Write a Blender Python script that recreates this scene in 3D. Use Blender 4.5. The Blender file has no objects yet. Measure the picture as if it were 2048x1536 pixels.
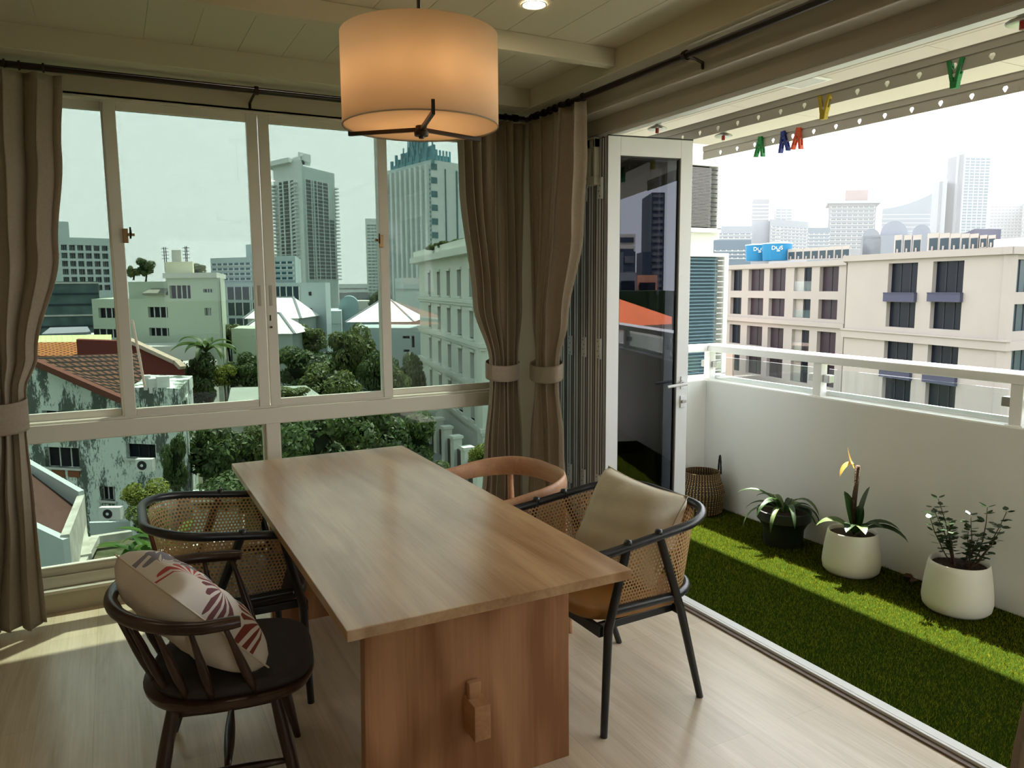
import bpy, math, random
import numpy as np
from mathutils import Vector, Matrix, Euler
random.seed(7); rng = np.random.default_rng(7)
SC = bpy.context.scene
COL = SC.collection
pi = math.pi
# ------------------------------------------------------------ camera
F = 1526.6; H = 1.6
YAW, PIT, ROL = 0.47999922, -0.12838569, -0.00659363
_f = Vector((math.sin(YAW)*math.cos(PIT), math.cos(YAW)*math.cos(PIT), math.sin(PIT)))
_r = Vector((math.cos(YAW), -math.sin(YAW), 0)); _u = _r.cross(_f)
CR = _r*math.cos(ROL) + _u*math.sin(ROL); CU = -_r*math.sin(ROL) + _u*math.cos(ROL); CF = _f
CAM = Vector((0, 0, H))
cd = bpy.data.cameras.new('camera'); cam = bpy.data.objects.new('camera', cd); COL.objects.link(cam)
cd.sensor_fit = 'HORIZONTAL'; cd.sensor_width = 36; cd.lens = F/2048*36; cd.clip_start = .05; cd.clip_end = 5000
cam.matrix_world = Matrix(((CR.x, CU.x, -CF.x, 0), (CR.y, CU.y, -CF.y, 0), (CR.z, CU.z, -CF.z, H), (0, 0, 0, 1)))
SC.camera = cam
def ray(x, y): return CR*((x-1024)/F) - CU*((y-768)/F) + CF
def onz(x, y, z): d = ray(x, y); return CAM + d*((z-H)/d.z)
def ony(x, y, Y): d = ray(x, y); return CAM + d*(Y/d.y)
def onx(x, y, X): d = ray(x, y); return CAM + d*(X/d.x)
def atD(x, y, D): return CAM + ray(x, y)*D
# ------------------------------------------------------------ properties
def tag(o, label=None, cat=None, group=None, kind=None):
    if label: o['label'] = label
    if cat: o['category'] = cat
    if group: o['group'] = group
    if kind: o['kind'] = kind
    return o
def thing(name, label, cat, loc=(0, 0, 0), rz=0, group=None, rot=None):
    o = bpy.data.objects.new(name, None); COL.objects.link(o); o.empty_display_size = .1
    o.location = loc; o.rotation_euler = rot if rot else (0, 0, rz)
    return tag(o, label, cat, group)
def dup(o, parent=None, label=None):
    c = o.copy(); COL.objects.link(c); c.parent = parent
    if label: c['label'] = label
    for ch in list(o.children): dup(ch, c)
    return c
def wmat(o):
    m = Matrix.LocRotScale(o.location, o.rotation_euler, o.scale)
    return wmat(o.parent) @ m if o.parent else m
class M:
    def __init__(s): s.v = []; s.f = []; s.uv = []; s.hasuv = False
    def add(s, vs, fs, uvs=None):
        b = len(s.v); s.v += [tuple(v) for v in vs]
        for k, f in enumerate(fs):
            s.f.append(tuple(b+i for i in f)); s.uv.append(uvs[k] if uvs else None)
        if uvs: s.hasuv = True
        return s
    def box(s, x0, x1, y0, y1, z0, z1):
        return s.add([(x0, y0, z0), (x1, y0, z0), (x1, y1, z0), (x0, y1, z0), (x0, y0, z1), (x1, y0, z1), (x1, y1, z1), (x0, y1, z1)],
                     [(0, 3, 2, 1), (4, 5, 6, 7), (0, 1, 5, 4), (1, 2, 6, 5), (2, 3, 7, 6), (3, 0, 4, 7)])
    def pbox(s, o, a, b, c):
        """box from corner o with edge vectors a,b,c"""
        o, a, b, c = Vector(o), Vector(a), Vector(b), Vector(c)
        return s.add([o, o+a, o+a+b, o+b, o+c, o+a+c, o+a+b+c, o+b+c],
                     [(0, 3, 2, 1), (4, 5, 6, 7), (0, 1, 5, 4), (1, 2, 6, 5), (2, 3, 7, 6), (3, 0, 4, 7)])
    def bar(s, p, q, w, h, up=(0, 0, 1)):
        p, q, up = Vector(p), Vector(q), Vector(up); d = q-p; n = d.normalized()
        sd = n.cross(up)
        if sd.length < 1e-4: sd = n.cross(Vector((1, 0, 0)))
        sd.normalize(); u = sd.cross(n)
        return s.pbox(p - sd*w/2 - u*h/2, sd*w, d, u*h)
    def poly(s, pts, off):
        """prism: polygon pts (3d) extruded by off"""
        n = len(pts); off = Vector(off)
        vs = [Vector(p) for p in pts] + [Vector(p)+off for p in pts]
        return s.add(vs, [tuple(range(n))[::-1], tuple(range(n, 2*n))] + [(i, (i+1) % n, n+(i+1) % n, n+i) for i in range(n)])
    def tube(s, pts, r, n=10, closed=False, ell=1.0, cap=True, up=(0, 0, 1)):
        """r scalar or list; ell = ratio of vertical to horizontal radius"""
        pts = [Vector(p) for p in pts]; N = len(pts); rs = r if hasattr(r, '__len__') else [r]*N
        es = ell if hasattr(ell, '__len__') else [ell]*N
        vs = []; up = Vector(up); prev = None
        for i, p in enumerate(pts):
            if closed: t = pts[(i+1) % N]-pts[i-1]
            else: t = pts[min(i+1, N-1)]-pts[max(i-1, 0)]
            t.normalize()
            sd = t.cross(up)
            if sd.length < .05: sd = prev if prev else t.cross(Vector((1, 0, 0)))
            sd.normalize()
            if prev is not None and abs(t.dot(up)) > .9:
                sd = (prev - t*prev.dot(t)).normalized()
            prev = sd; u = sd.cross(t).normalized()
            for k in range(n):
                a = 2*pi*k/n; vs.append(p + sd*math.cos(a)*rs[i] + u*math.sin(a)*rs[i]*es[i])
        fs = []
        for i in range(N if closed else N-1):
            a, b = i*n, ((i+1) % N)*n
            for k in range(n): fs.append((a+k, a+(k+1) % n, b+(k+1) % n, b+k))
        if cap and not closed: fs += [tuple(range(n))[::-1], tuple(range((N-1)*n, N*n))]
        return s.add(vs, fs)
    def cyl(s, p, q, r, n=12, r2=None): return s.tube([p, q], [r, r if r2 is None else r2], n)
    def lathe(s, prof, c=(0, 0, 0), n=32, cap=(True, True)):
        vs = []; N = len(prof); c = Vector(c)
        for r, z in prof:
            for k in range(n): a = 2*pi*k/n; vs.append(c+Vector((r*math.cos(a), r*math.sin(a), z)))
        fs = [(i*n+k, i*n+(k+1) % n, (i+1)*n+(k+1) % n, (i+1)*n+k) for i in range(N-1) for k in range(n)]
        if cap[0]: fs.append(tuple(range(n))[::-1])
        if cap[1]: fs.append(tuple(range((N-1)*n, N*n)))
        return s.add(vs, fs)
    def grid(s, fn, nu, nv, closedu=False, uvfn=None):
        vs = [fn(i/nu, j/nv) for j in range(nv+1) for i in range(nu+1)]
        fs = []; uvs = []
        for j in range(nv):
            for i in range(nu):
                a = j*(nu+1)+i; fs.append((a, a+1, a+nu+2, a+nu+1))
                if uvfn: uvs.append([uvfn(i/nu, j/nv), uvfn((i+1)/nu, j/nv), uvfn((i+1)/nu, (j+1)/nv), uvfn(i/nu, (j+1)/nv)])
        return s.add(vs, fs, uvs if uvfn else None)
    def build(s, name, mat, parent=None, smooth=False, bevel=0, local=False, solid=0, subsurf=0, sharp=None):
        """local=False: vertices are given in world space"""
        V = s.v
        me = bpy.data.meshes.new(name)
        o = bpy.data.objects.new(name, me); COL.objects.link(o)
        if parent is not None:
            o.parent = parent
            if not local:
                inv = wmat(parent).inverted(); V = [inv @ Vector(v) for v in V]
        elif not local and V:
            a = np.array(V); c = ((a[:, 0].min()+a[:, 0].max())/2, (a[:, 1].min()+a[:, 1].max())/2, a[:, 2].min())
            V = [(v[0]-c[0], v[1]-c[1], v[2]-c[2]) for v in V]; o.location = c
        me.from_pydata([tuple(v) for v in V], [], s.f)
        if s.hasuv:
            l = me.uv_layers.new(name='UVMap'); k = 0
            for fi, f in enumerate(s.f):
                for j in range(len(f)):
                    if s.uv[fi]: l.data[k].uv = s.uv[fi][j]
                    k += 1
        if mat is not None: me.materials.append(mat)
        if smooth:
            me.polygons.foreach_set('use_smooth', [True]*len(me.polygons))
            if sharp: me.set_sharp_from_angle(angle=math.radians(sharp))
        me.update()
        if solid: md = o.modifiers.new('s', 'SOLIDIFY'); md.thickness = solid; md.offset = 0
        if subsurf: md = o.modifiers.new('ss', 'SUBSURF'); md.levels = subsurf; md.render_levels = subsurf
        if bevel: md = o.modifiers.new('b', 'BEVEL'); md.width = bevel; md.segments = 2; md.limit_method = 'ANGLE'; md.angle_limit = .6
        return o
# ------------------------------------------------------------ materials
def mk(name):
    m = bpy.data.materials.new(name); m.use_nodes = True; nt = m.node_tree
    for n in list(nt.nodes): nt.nodes.remove(n)
    out = nt.nodes.new('ShaderNodeOutputMaterial'); return m, nt, out
def N(nt, t, **kw):
    n = nt.nodes.new(t)
    for k, v in kw.items():
        if k.startswith('_'): setattr(n, k[1:], v)
        else: n.inputs[k.replace('__', ' ')].default_value = v
    return n
def rgb(c): return (c[0], c[1], c[2], 1)
def srgb(r, g, b):
    f = lambda c: (c/255/12.92) if c <= 10 else ((c/255+.055)/1.055)**2.4
    return (f(r), f(g), f(b))
def mat(name, c, rough=.6, metal=0, spec=.5, var=0, vscale=8, bump=0, bscale=60, c2=None, stretch=(1, 1, 1), coat=0, sub=0, trans=0):
    m, nt, out = mk(name)
    b = N(nt, 'ShaderNodeBsdfPrincipled'); b.inputs['Base Color'].default_value = rgb(c)
    b.inputs['Roughness'].default_value = rough; b.inputs['Metallic'].default_value = metal
    b.inputs['Specular IOR Level'].default_value = spec; b.inputs['Coat Weight'].default_value = coat
    L = nt.links.new
    if var or c2 or bump:
        tc = N(nt, 'ShaderNodeTexCoord'); mp = N(nt, 'ShaderNodeMapping'); mp.inputs['Scale'].default_value = stretch
        L(tc.outputs['Object'], mp.inputs['Vector'])
    if var or c2:
        no = N(nt, 'ShaderNodeTexNoise', Scale=vscale, Detail=5.); L(mp.outputs[0], no.inputs['Vector'])
        rp = N(nt, 'ShaderNodeValToRGB'); L(no.outputs['Fac'], rp.inputs['Fac'])
        e = c2 if c2 else tuple(x*(1-var) for x in c)
        rp.color_ramp.elements[0].position = .3; rp.color_ramp.elements[1].position = .7
        rp.color_ramp.elements[0].color = rgb(e); rp.color_ramp.elements[1].color = rgb(c)
        L(rp.outputs[0], b.inputs['Base Color'])
    if bump:
        n2 = N(nt, 'ShaderNodeTexNoise', Scale=bscale, Detail=3.); L(mp.outputs[0], n2.inputs['Vector'])
        bp = N(nt, 'ShaderNodeBump', Strength=bump, Distance=.01); L(n2.outputs['Fac'], bp.inputs['Height']); L(bp.outputs[0], b.inputs['Normal'])
    if trans:
        t = N(nt, 'ShaderNodeBsdfTranslucent'); t.inputs['Color'].default_value = rgb(c)
        mx = N(nt, 'ShaderNodeMixShader', Fac=trans); L(b.outputs[0], mx.inputs[1]); L(t.outputs[0], mx.inputs[2]); L(mx.outputs[0], out.inputs[0])
    else: L(b.outputs[0], out.inputs[0])
    return m
def mat_emit(name, c, s):
    m, nt, out = mk(name); e = N(nt, 'ShaderNodeEmission', Strength=s); e.inputs['Color'].default_value = rgb(c)
    nt.links.new(e.outputs[0], out.inputs[0]); return m
def mat_glass(name, tint, refl=.06, gloss_tint=(1, 1, 1), rough=0.):
    m, nt, out = mk(name); L = nt.links.new
    t = N(nt, 'ShaderNodeBsdfTransparent'); t.inputs['Color'].default_value = rgb(tint)
    g = N(nt, 'ShaderNodeBsdfGlossy', Roughness=rough); g.inputs['Color'].default_value = rgb(gloss_tint)
    lw = N(nt, 'ShaderNodeLayerWeight', Blend=.5); pw = N(nt, 'ShaderNodeMath', _operation='POWER'); pw.inputs[1].default_value = 4.5; L(lw.outputs['Facing'], pw.inputs[0])
    ad = N(nt, 'ShaderNodeMath', _operation='MULTIPLY_ADD', _use_clamp=True); ad.inputs[1].default_value = 1-refl; ad.inputs[2].default_value = refl
    L(pw.outputs[0], ad.inputs[0])
    mx = N(nt, 'ShaderNodeMixShader'); L(ad.outputs[0], mx.inputs[0]); L(t.outputs[0], mx.inputs[1]); L(g.outputs[0], mx.inputs[2])
    L(mx.outputs[0], out.inputs[0]); return m
def mat_wood(name, c1, c2, axis=1, scale=1., rough=.45, plank=0, spec=.4, ring=.5, coat=0, dark=None):
    """grain runs along axis; plank>0: boards of that width (across) with offsets"""
    m, nt, out = mk(name); L = nt.links.new
    b = N(nt, 'ShaderNodeBsdfPrincipled', Roughness=rough); b.inputs['Specular IOR Level'].default_value = spec; b.inputs['Coat Weight'].default_value = coat
    b.inputs['Coat Roughness'].default_value = .15
    tc = N(nt, 'ShaderNodeTexCoord'); mp = N(nt, 'ShaderNodeMapping')
    st = [9., 9., 9.]; st[axis] = .9; mp.inputs['Scale'].default_value = [x*scale for x in st]
    L(tc.outputs['Object'], mp.inputs['Vector'])
    no = N(nt, 'ShaderNodeTexNoise', Scale=1.3, Detail=8., Roughness=.62, Distortion=.6); L(mp.outputs[0], no.inputs['Vector'])
    mp2 = N(nt, 'ShaderNodeMapping'); s2 = [70., 70., 70.]; s2[axis] = 1.6; mp2.inputs['Scale'].default_value = [x*scale for x in s2]
    L(tc.outputs['Object'], mp2.inputs['Vector'])
    n2 = N(nt, 'ShaderNodeTexNoise', Scale=1.6, Detail=4.); L(mp2.outputs[0], n2.inputs['Vector'])
    # cathedral rings
    mp3 = N(nt, 'ShaderNodeMapping'); s3 = [2.6, 2.6, 2.6]; s3[axis] = .55; mp3.inputs['Scale'].default_value = [x*scale for x in s3]
    L(tc.outputs['Object'], mp3.inputs['Vector'])
    n3 = N(nt, 'ShaderNodeTexNoise', Scale=1.2, Detail=1.5); L(mp3.outputs[0], n3.inputs['Vector'])
    mu = N(nt, 'ShaderNodeMath', _operation='MULTIPLY'); mu.inputs[1].default_value = 26.; L(n3.outputs['Fac'], mu.inputs[0])
    sn = N(nt, 'ShaderNodeMath', _operation='SINE'); L(mu.outputs[0], sn.inputs[0])
    s4 = N(nt, 'ShaderNodeMath', _operation='MULTIPLY_ADD'); s4.inputs[1].default_value = .16*ring; s4.inputs[2].default_value = 0.
    L(sn.outputs[0], s4.inputs[0])
    a1 = N(nt, 'ShaderNodeMath', _operation='ADD'); L(no.outputs['Fac'], a1.inputs[0]); L(s4.outputs[0], a1.inputs[1])
    a2 = N(nt, 'ShaderNodeMath', _operation='MULTIPLY_ADD'); a2.inputs[1].default_value = .35; L(n2.outputs['Fac'], a2.inputs[0]); L(a1.outputs[0], a2.inputs[2])
    rp = N(nt, 'ShaderNodeValToRGB'); rp.color_ramp.elements[0].position = .42; rp.color_ramp.elements[1].position = .95
    rp.color_ramp.elements[0].color = rgb(c1); rp.color_ramp.elements[1].color = rgb(c2)
    L(a2.outputs[0], rp.inputs['Fac']); col = rp.outputs[0]
    if plank:
        sx = N(nt, 'ShaderNodeSeparateXYZ'); L(tc.outputs['Object'], sx.inputs[0])
        cb = N(nt, 'ShaderNodeCombineXYZ'); L(sx.outputs[axis], cb.inputs[0]); L(sx.outputs[1-axis], cb.inputs[1])
        br = N(nt, 'ShaderNodeTexBrick', Scale=1., Mortar__Size=.0006, Brick__Width=1.25, Row__Height=plank)
        br.inputs['Color1'].default_value = (1.06, 1.05, 1.04, 1); br.inputs['Color2'].default_value = (.93, .93, .93, 1); br.inputs['Mortar'].default_value = (.7, .66, .62, 1)
        br.offset = .37
        L(cb.outputs[0], br.inputs['Vector'])
        mx = N(nt, 'ShaderNodeMix', _data_type='RGBA', _blend_type='MULTIPLY'); mx.inputs[0].default_value = 1.
        L(col, mx.inputs[6]); L(br.outputs[0], mx.inputs[7]); col = mx.outputs[2]
    L(col, b.inputs['Base Color'])
    bp = N(nt, 'ShaderNodeBump', Strength=.08, Distance=.002); L(n2.outputs['Fac'], bp.inputs['Height']); L(bp.outputs[0], b.inputs['Normal'])
    L(b.outputs[0], out.inputs[0]); return m
def mat_cane(name, c):
    """hexagonal cane webbing; UV in metres; open holes"""
    m, nt, out = mk(name); L = nt.links.new
    a = .0165; uv = N(nt, 'ShaderNodeTexCoord')
    def lat(off):
        ad = N(nt, 'ShaderNodeVectorMath', _operation='ADD'); ad.inputs[1].default_value = (10*a+off*a/2, 10*a*1.732+off*a*.866, 0); L(uv.outputs['UV'], ad.inputs[0])
        dv = N(nt, 'ShaderNodeVectorMath', _operation='DIVIDE'); dv.inputs[1].default_value = (a, a*1.732, 1); L(ad.outputs[0], dv.inputs[0])
        fr = N(nt, 'ShaderNodeVectorMath', _operation='FRACTION'); L(dv.outputs[0], fr.inputs[0])
        sb = N(nt, 'ShaderNodeVectorMath', _operation='SUBTRACT'); sb.inputs[1].default_value = (.5, .5, 0); L(fr.outputs[0], sb.inputs[0])
        ml = N(nt, 'ShaderNodeVectorMath', _operation='MULTIPLY'); ml.inputs[1].default_value = (a, a*1.732, 0); L(sb.outputs[0], ml.inputs[0])
        ln = N(nt, 'ShaderNodeVectorMath', _operation='LENGTH'); L(ml.outputs[0], ln.inputs[0]); return ln.outputs['Value']
    mn = N(nt, 'ShaderNodeMath', _operation='MINIMUM'); L(lat(0), mn.inputs[0]); L(lat(1), mn.inputs[1])
    lt = N(nt, 'ShaderNodeMath', _operation='LESS_THAN'); lt.inputs[1].default_value = .0050; L(mn.outputs[0], lt.inputs[0])
    b = N(nt, 'ShaderNodeBsdfPrincipled', Roughness=.55); b.inputs['Base Color'].default_value = rgb(c)
    no = N(nt, 'ShaderNodeTexNoise', Scale=30., Detail=3.); L(uv.outputs['UV'], no.inputs['Vector'])
    rp = N(nt, 'ShaderNodeValToRGB'); rp.color_ramp.elements[0].color = rgb([x*.75 for x in c]); rp.color_ramp.elements[1].color = rgb(c); L(no.outputs['Fac'], rp.inputs['Fac']); L(rp.outputs[0], b.inputs['Base Color'])
    tl = N(nt, 'ShaderNodeBsdfTranslucent'); tl.inputs['Color'].default_value = rgb(c)
    m1 = N(nt, 'ShaderNodeMixShader', Fac=.25); L(b.outputs[0], m1.inputs[1]); L(tl.outputs[0], m1.inputs[2])
    t = N(nt, 'ShaderNodeBsdfTransparent'); mx = N(nt, 'ShaderNodeMixShader'); L(lt.outputs[0], mx.inputs[0]); L(m1.outputs[0], mx.inputs[1]); L(t.outputs[0], mx.inputs[2])
    L(mx.outputs[0], out.inputs[0]); return m
def mat_tile(name, c1, c2, cm, w, h, rough=.7, mortar=.02):
    """small tiles or blocks laid in rows, UV in metres"""
    m, nt, out = mk(name); L = nt.links.new
    b = N(nt, 'ShaderNodeBsdfPrincipled', Roughness=rough); b.inputs['Specular IOR Level'].default_value = .08
    uv = N(nt, 'ShaderNodeTexCoord'); br = N(nt, 'ShaderNodeTexBrick', Scale=1., Mortar__Size=mortar, Brick__Width=w, Row__Height=h, Mortar__Smooth=.3)
    br.offset = 0. if w < .6 else .5
    br.inputs['Color1'].default_value = rgb(c1); br.inputs['Color2'].default_value = rgb(c2); br.inputs['Mortar'].default_value = rgb(cm)
    L(uv.outputs['UV'], br.inputs['Vector']); L(br.outputs[0], b.inputs['Base Color']); L(b.outputs[0], out.inputs[0]); return m
def mat_stain(name, c, cs, amt=.52, scale=1.2, stretch=(1, 1, .45)):
    """plaster with mould streaks"""
    m, nt, out = mk(name); L = nt.links.new
    b = N(nt, 'ShaderNodeBsdfPrincipled', Roughness=.85); b.inputs['Specular IOR Level'].default_value = .05
    tc = N(nt, 'ShaderNodeTexCoord'); mp = N(nt, 'ShaderNodeMapping'); mp.inputs['Scale'].default_value = stretch; L(tc.outputs['Object'], mp.inputs['Vector'])
    n1 = N(nt, 'ShaderNodeTexNoise', Scale=scale*.35, Detail=2.); n2 = N(nt, 'ShaderNodeTexNoise', Scale=scale*3.2, Detail=8., Roughness=.75)
    L(mp.outputs[0], n1.inputs['Vector']); L(mp.outputs[0], n2.inputs['Vector'])
    ad = N(nt, 'ShaderNodeMath', _operation='MULTIPLY_ADD'); ad.inputs[1].default_value = .9; L(n1.outputs['Fac'], ad.inputs[0]); L(n2.outputs['Fac'], ad.inputs[2])
    rp = N(nt, 'ShaderNodeValToRGB'); rp.color_ramp.elements[0].position = amt+.42; rp.color_ramp.elements[1].position = amt+.54
    rp.color_ramp.elements[0].color = rgb(c); rp.color_ramp.elements[1].color = rgb(cs)
    L(ad.outputs[0], rp.inputs['Fac']); L(rp.outputs[0], b.inputs['Base Color']); L(b.outputs[0], out.inputs[0]); return m
# ------------------------------------------------------------ room materials
m_wall = mat('cream_wall_paint', (.47, .41, .29), .7, var=.03, vscale=3)
m_ceil = mat('cream_ceiling_paint', (.52, .465, .34), .6)
m_lintel = mat('warm_grey_paint', (.45, .40, .32), .5)
m_frame = mat('white_window_frame_paint', (.66, .62, .52), .35)
m_alu = mat('white_powder_coated_aluminium', (.74, .75, .75), .35)
m_gasket = mat('black_rubber_gasket', (.012, .012, .013), .5)
m_white = mat('white_render', (.80, .80, .77), .75, bump=.05, bscale=40)
m_whitegloss = mat('white_paint', (.86, .86, .84), .35)
m_dark = mat('dark_bronze_metal', (.035, .024, .018), .4, metal=.6)
m_brass = mat('aged_brass', (.28, .18, .08), .35, metal=.9)
m_steel = mat('brushed_steel', (.45, .44, .42), .3, metal=1)
m_glass_win = mat_glass('green_tinted_window_glass', (.385, .430, .402), .012)
m_glass_clear = mat_glass('clear_balustrade_glass', (.93, .96, .955), .03)
m_glass_door = mat_glass('grey_reflective_door_glass', (.30, .31, .34), .055, (.86, .88, 1.0))
m_floor = mat_wood('pale_oak_laminate', (.52, .41, .275), (.78, .66, .50), axis=1, rough=.27, plank=.19, ring=.35, spec=.8)
m_balc = mat('balcony_ceiling_board', (.66, .58, .52), .6)
m_track = mat('anodised_track', (.62, .62, .62), .3, metal=.8)
m_brownstrip = mat('brown_edge_strip', (.16, .11, .08), .5)
def st(m, name, mt, **k): return tag(m.build(name, mt, **k), kind='structure')
XI, XO, YW = 2.44, 2.505, 4.26
st(M().box(-1.6, 2.42, -3, YW, -.1, 0), 'floor', m_floor)
st(M().box(-1.75, -1.6, -3.1, 4.42, -.1, 2.75), 'wall_left', m_wall)
st(M().box(-1.6, -1.1, -3.15, -3, -.1, 2.75).box(2.0, XO, -3.15, -3, -.1, 2.75).box(-1.1, .6, -3.15, -3, -.1, 2.75).box(.6, 2.0, -3.15, -3, -.1, .9).box(.6, 2.0, -3.15, -3, 2.3, 2.75), 'wall_back', m_wall)
st(M().box(-1.6, -.77, YW, 4.42, -.1, 2.75).box(-.77, 2.25, YW, 4.42, -.1, .117).box(-.77, 2.25, YW, 4.42, 2.507, 2.75).box(2.25, XO, YW, 4.42, -.1, 2.75), 'wall_front', m_wall)
st(M().box(XI, XO, -3, .95, -.1, 2.75).box(XI, XO, 4.14, YW, -.1, 2.75).box(XI, XO, .95, 4.14, 2.427, 2.75), 'wall_right', m_lintel)
# ceiling: recessed board field and the lower border around it
c = M(); x = -1.6
while x < 2.165:
    c.box(x+.0015, min(x+.1985, 2.17), -3, 3.925, 2.70, 2.715); x += .2
c.box(-1.6, 2.17, -3, 3.925, 2.7025, 2.76)
st(c, 'ceiling', m_ceil)
st(M().box(2.17, XI, -3, YW, 2.595, 2.75).box(-1.6, 2.17, 3.925, YW, 2.595, 2.75), 'trim_1', m_ceil, bevel=.004)
st(M().box(-1.6, 2.17, 3.10, 3.153, 2.62, 2.70), 'trim_2', m_ceil, bevel=.003)
st(M().box(-1.6, 2.17, .95, 1.003, 2.62, 2.70), 'trim_3', m_ceil, bevel=.003)
st(M().box(2.325, XI, -3, YW, 2.505, 2.595), 'trim_4', m_lintel, bevel=.004)
# window wall: transom, post, sill
st(M().box(-.77, 2.25, YW, 4.37, .859, .945).box(-.77, 2.25, YW+.012, 4.37, .945, .956).box(.705, .775, YW+.005, 4.35, .20, .859), 'trim_5', m_frame, bevel=.003)
st(M().box(-.77, 2.25, YW-.012, 4.42, .100, .117).box(-.77, 2.25, YW+.03, 4.37, .117, .175).box(-.77, 2.25, YW+.045, 4.355, .175, .212), 'trim_6', m_frame, bevel=.003)
st(M().box(-.77, 2.25, YW, 4.37, 2.495, 2.52).box(-.77, -.70, YW, 4.37, .117, 2.5).box(2.20, 2.25, YW, 4.37, .117, 2.5), 'trim_7', m_frame, bevel=.003)
def sash(n, x0, x1, z0, z1, y0, y1, sw=.055, rb=.038, rt=.045):
    w = M().box(x0, x0+sw, y0, y1, z0, z1).box(x1-sw, x1, y0, y1, z0, z1).box(x0+sw, x1-sw, y0+.004, y1-.004, z0, z0+rb).box(x0+sw, x1-sw, y0+.004, y1-.004, z1-rt, z1)
    o = st(w, 'window_%d' % n, m_frame, bevel=.003)
    ym = (y0+y1)/2
    M().box(x0+sw-.008, x1-sw+.008, ym-.003, ym+.003, z0+rb-.008, z1-rt+.008).build('pane', m_glass_win, o)
    return o
w1 = sash(1, -.70, .065, .955, 2.498, 4.318, 4.352)
w2 = sash(2, .020, .733, .955, 2.498, 4.272, 4.306)
w3 = sash(3, .737, 1.435, .955, 2.498, 4.272, 4.306)
w4 = sash(4, 1.385, 2.20, .955, 2.498, 4.318, 4.352, sw=.065)
w5 = sash(5, -.70, .705, .212, .859, 4.30, 4.34, sw=.012, rb=.01, rt=.01)
w6 = sash(6, .775, 2.20, .212, .859, 4.30, 4.34, sw=.012, rb=.01, rt=.01)
def latch(par, x, z, sgn):
    o = M().box(x-.012, x+.012, 4.262, 4.272, z-.04, z+.03).build('latch_plate', m_brass, par, bevel=.002)
    M().cyl((x+.02*sgn, 4.262, z), (x+.02*sgn, 4.225, z), .009, 10).box(x+.012*sgn-.004, x+.012*sgn+.028*sgn, 4.245, 4.262, z-.006, z+.006).build('latch_bolt', m_brass, par)
    M().tube([(x+.02*sgn, 4.232, z-.02), (x+.022*sgn, 4.228, z), (x+.021*sgn, 4.23, z+.035)], [.004, .006, .004], 8).build('latch_lever', m_dark, par)
latch(w2, .082, 1.86, 1); latch(w3, 1.385, 1.86, -1)
for par, x in ((w2, .703), (w3, .762)):
    M().box(x-.008, x+.008, 4.2695, 4.2725, 1.50, 1.61).build('finger_pull', mat('frame_shadow_recess', (.40, .37, .29), .5) if par is w2 else bpy.data.materials['frame_shadow_recess'], par, bevel=.001)
M().box(.752, .758, 4.268, 4.273, 1.42, 1.45).cyl((.757, 4.272, 1.385), (.757, 4.262, 1.385), .006).build('key_slot', m_dark, w3)
w7 = st(M().box(.6, .65, -3.11, -3.05, .9, 2.3).box(1.95, 2.0, -3.11, -3.05, .9, 2.3).box(.6, 2.0, -3.11, -3.05, .9, .95).box(.6, 2.0, -3.11, -3.05, 2.25, 2.3), 'window_7', m_frame)  # window out of view in the back wall, added to brighten the room
M().box(.64, 1.96, -3.085, -3.08, .94, 2.26).build('pane', m_glass_clear, w7)
# outer roof edge above the windows
st(M().box(-3, 2.505, 4.42, 4.53, 2.60, 2.80), 'trim_8', m_white)
# threshold
st(M().box(2.446, XO, .95, 4.14, -.1, .017).box(2.446, 2.458, .95, 4.14, .017, .020).box(2.462, XO, .95, 4.14, .017, .020), 'trim_9', m_whitegloss)
st(M().box(2.42, 2.448, .95, 4.14, -.1, .008), 'trim_10', m_brownstrip)
# aluminium head track under the lintel
st(M().box(2.452, 2.498, .95, 4.14, 2.405, 2.427), 'trim_11', m_alu)
# ------------------------------------------------------------ balcony shell
st(M().box(XO, 3.77, -3, 4.2, -.25, .004), 'floor_balcony', m_white)
st(M().box(3.77, 3.88, -3, 4.32, -.5, .912), 'wall_parapet', m_white, bevel=.004)
st(M().box(2.57, 3.77, 4.2, 4.32, -.5, .912), 'wall_balcony_end', m_white, bevel=.004)
st(M().box(3.775, 3.885, -3, 4.325, .912, .916).box(3.862, 3.886, -3, 4.32, .916, .945), 'trim_12', m_whitegloss)  # raised outer lip added to close a sunlit gap below the handrail
c = M(); x = 2.505
for a, b in ((2.505, 2.695), (2.699, 3.145), (3.149, 3.595), (3.599, 4.05)):
    for y0, y1 in ((-3, -1.404), (-1.4, -.204), (-.2, .996), (1.0, 2.196), (2.2, 3.396), (3.4, 4.4)): c.box(a, b, y0, y1, 2.60, 2.612)
st(c.box(2.505, 4.04, -3, 4.4, 2.61, 2.70), 'ceiling_balcony', m_balc)
st(M().box(2.505, 4.155, -3, 4.55, 2.75, 2.90), 'ceiling_upper_slab', m_white)
# outer wall of the block past the balcony, carrying the condensers
st(M().box(2.62, 3.80, 4.62, 4.94, -20, 3.2).box(3.7, 4.05, 4.94, 5.5, -20, 3.2), 'wall_outer', m_white)
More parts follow.
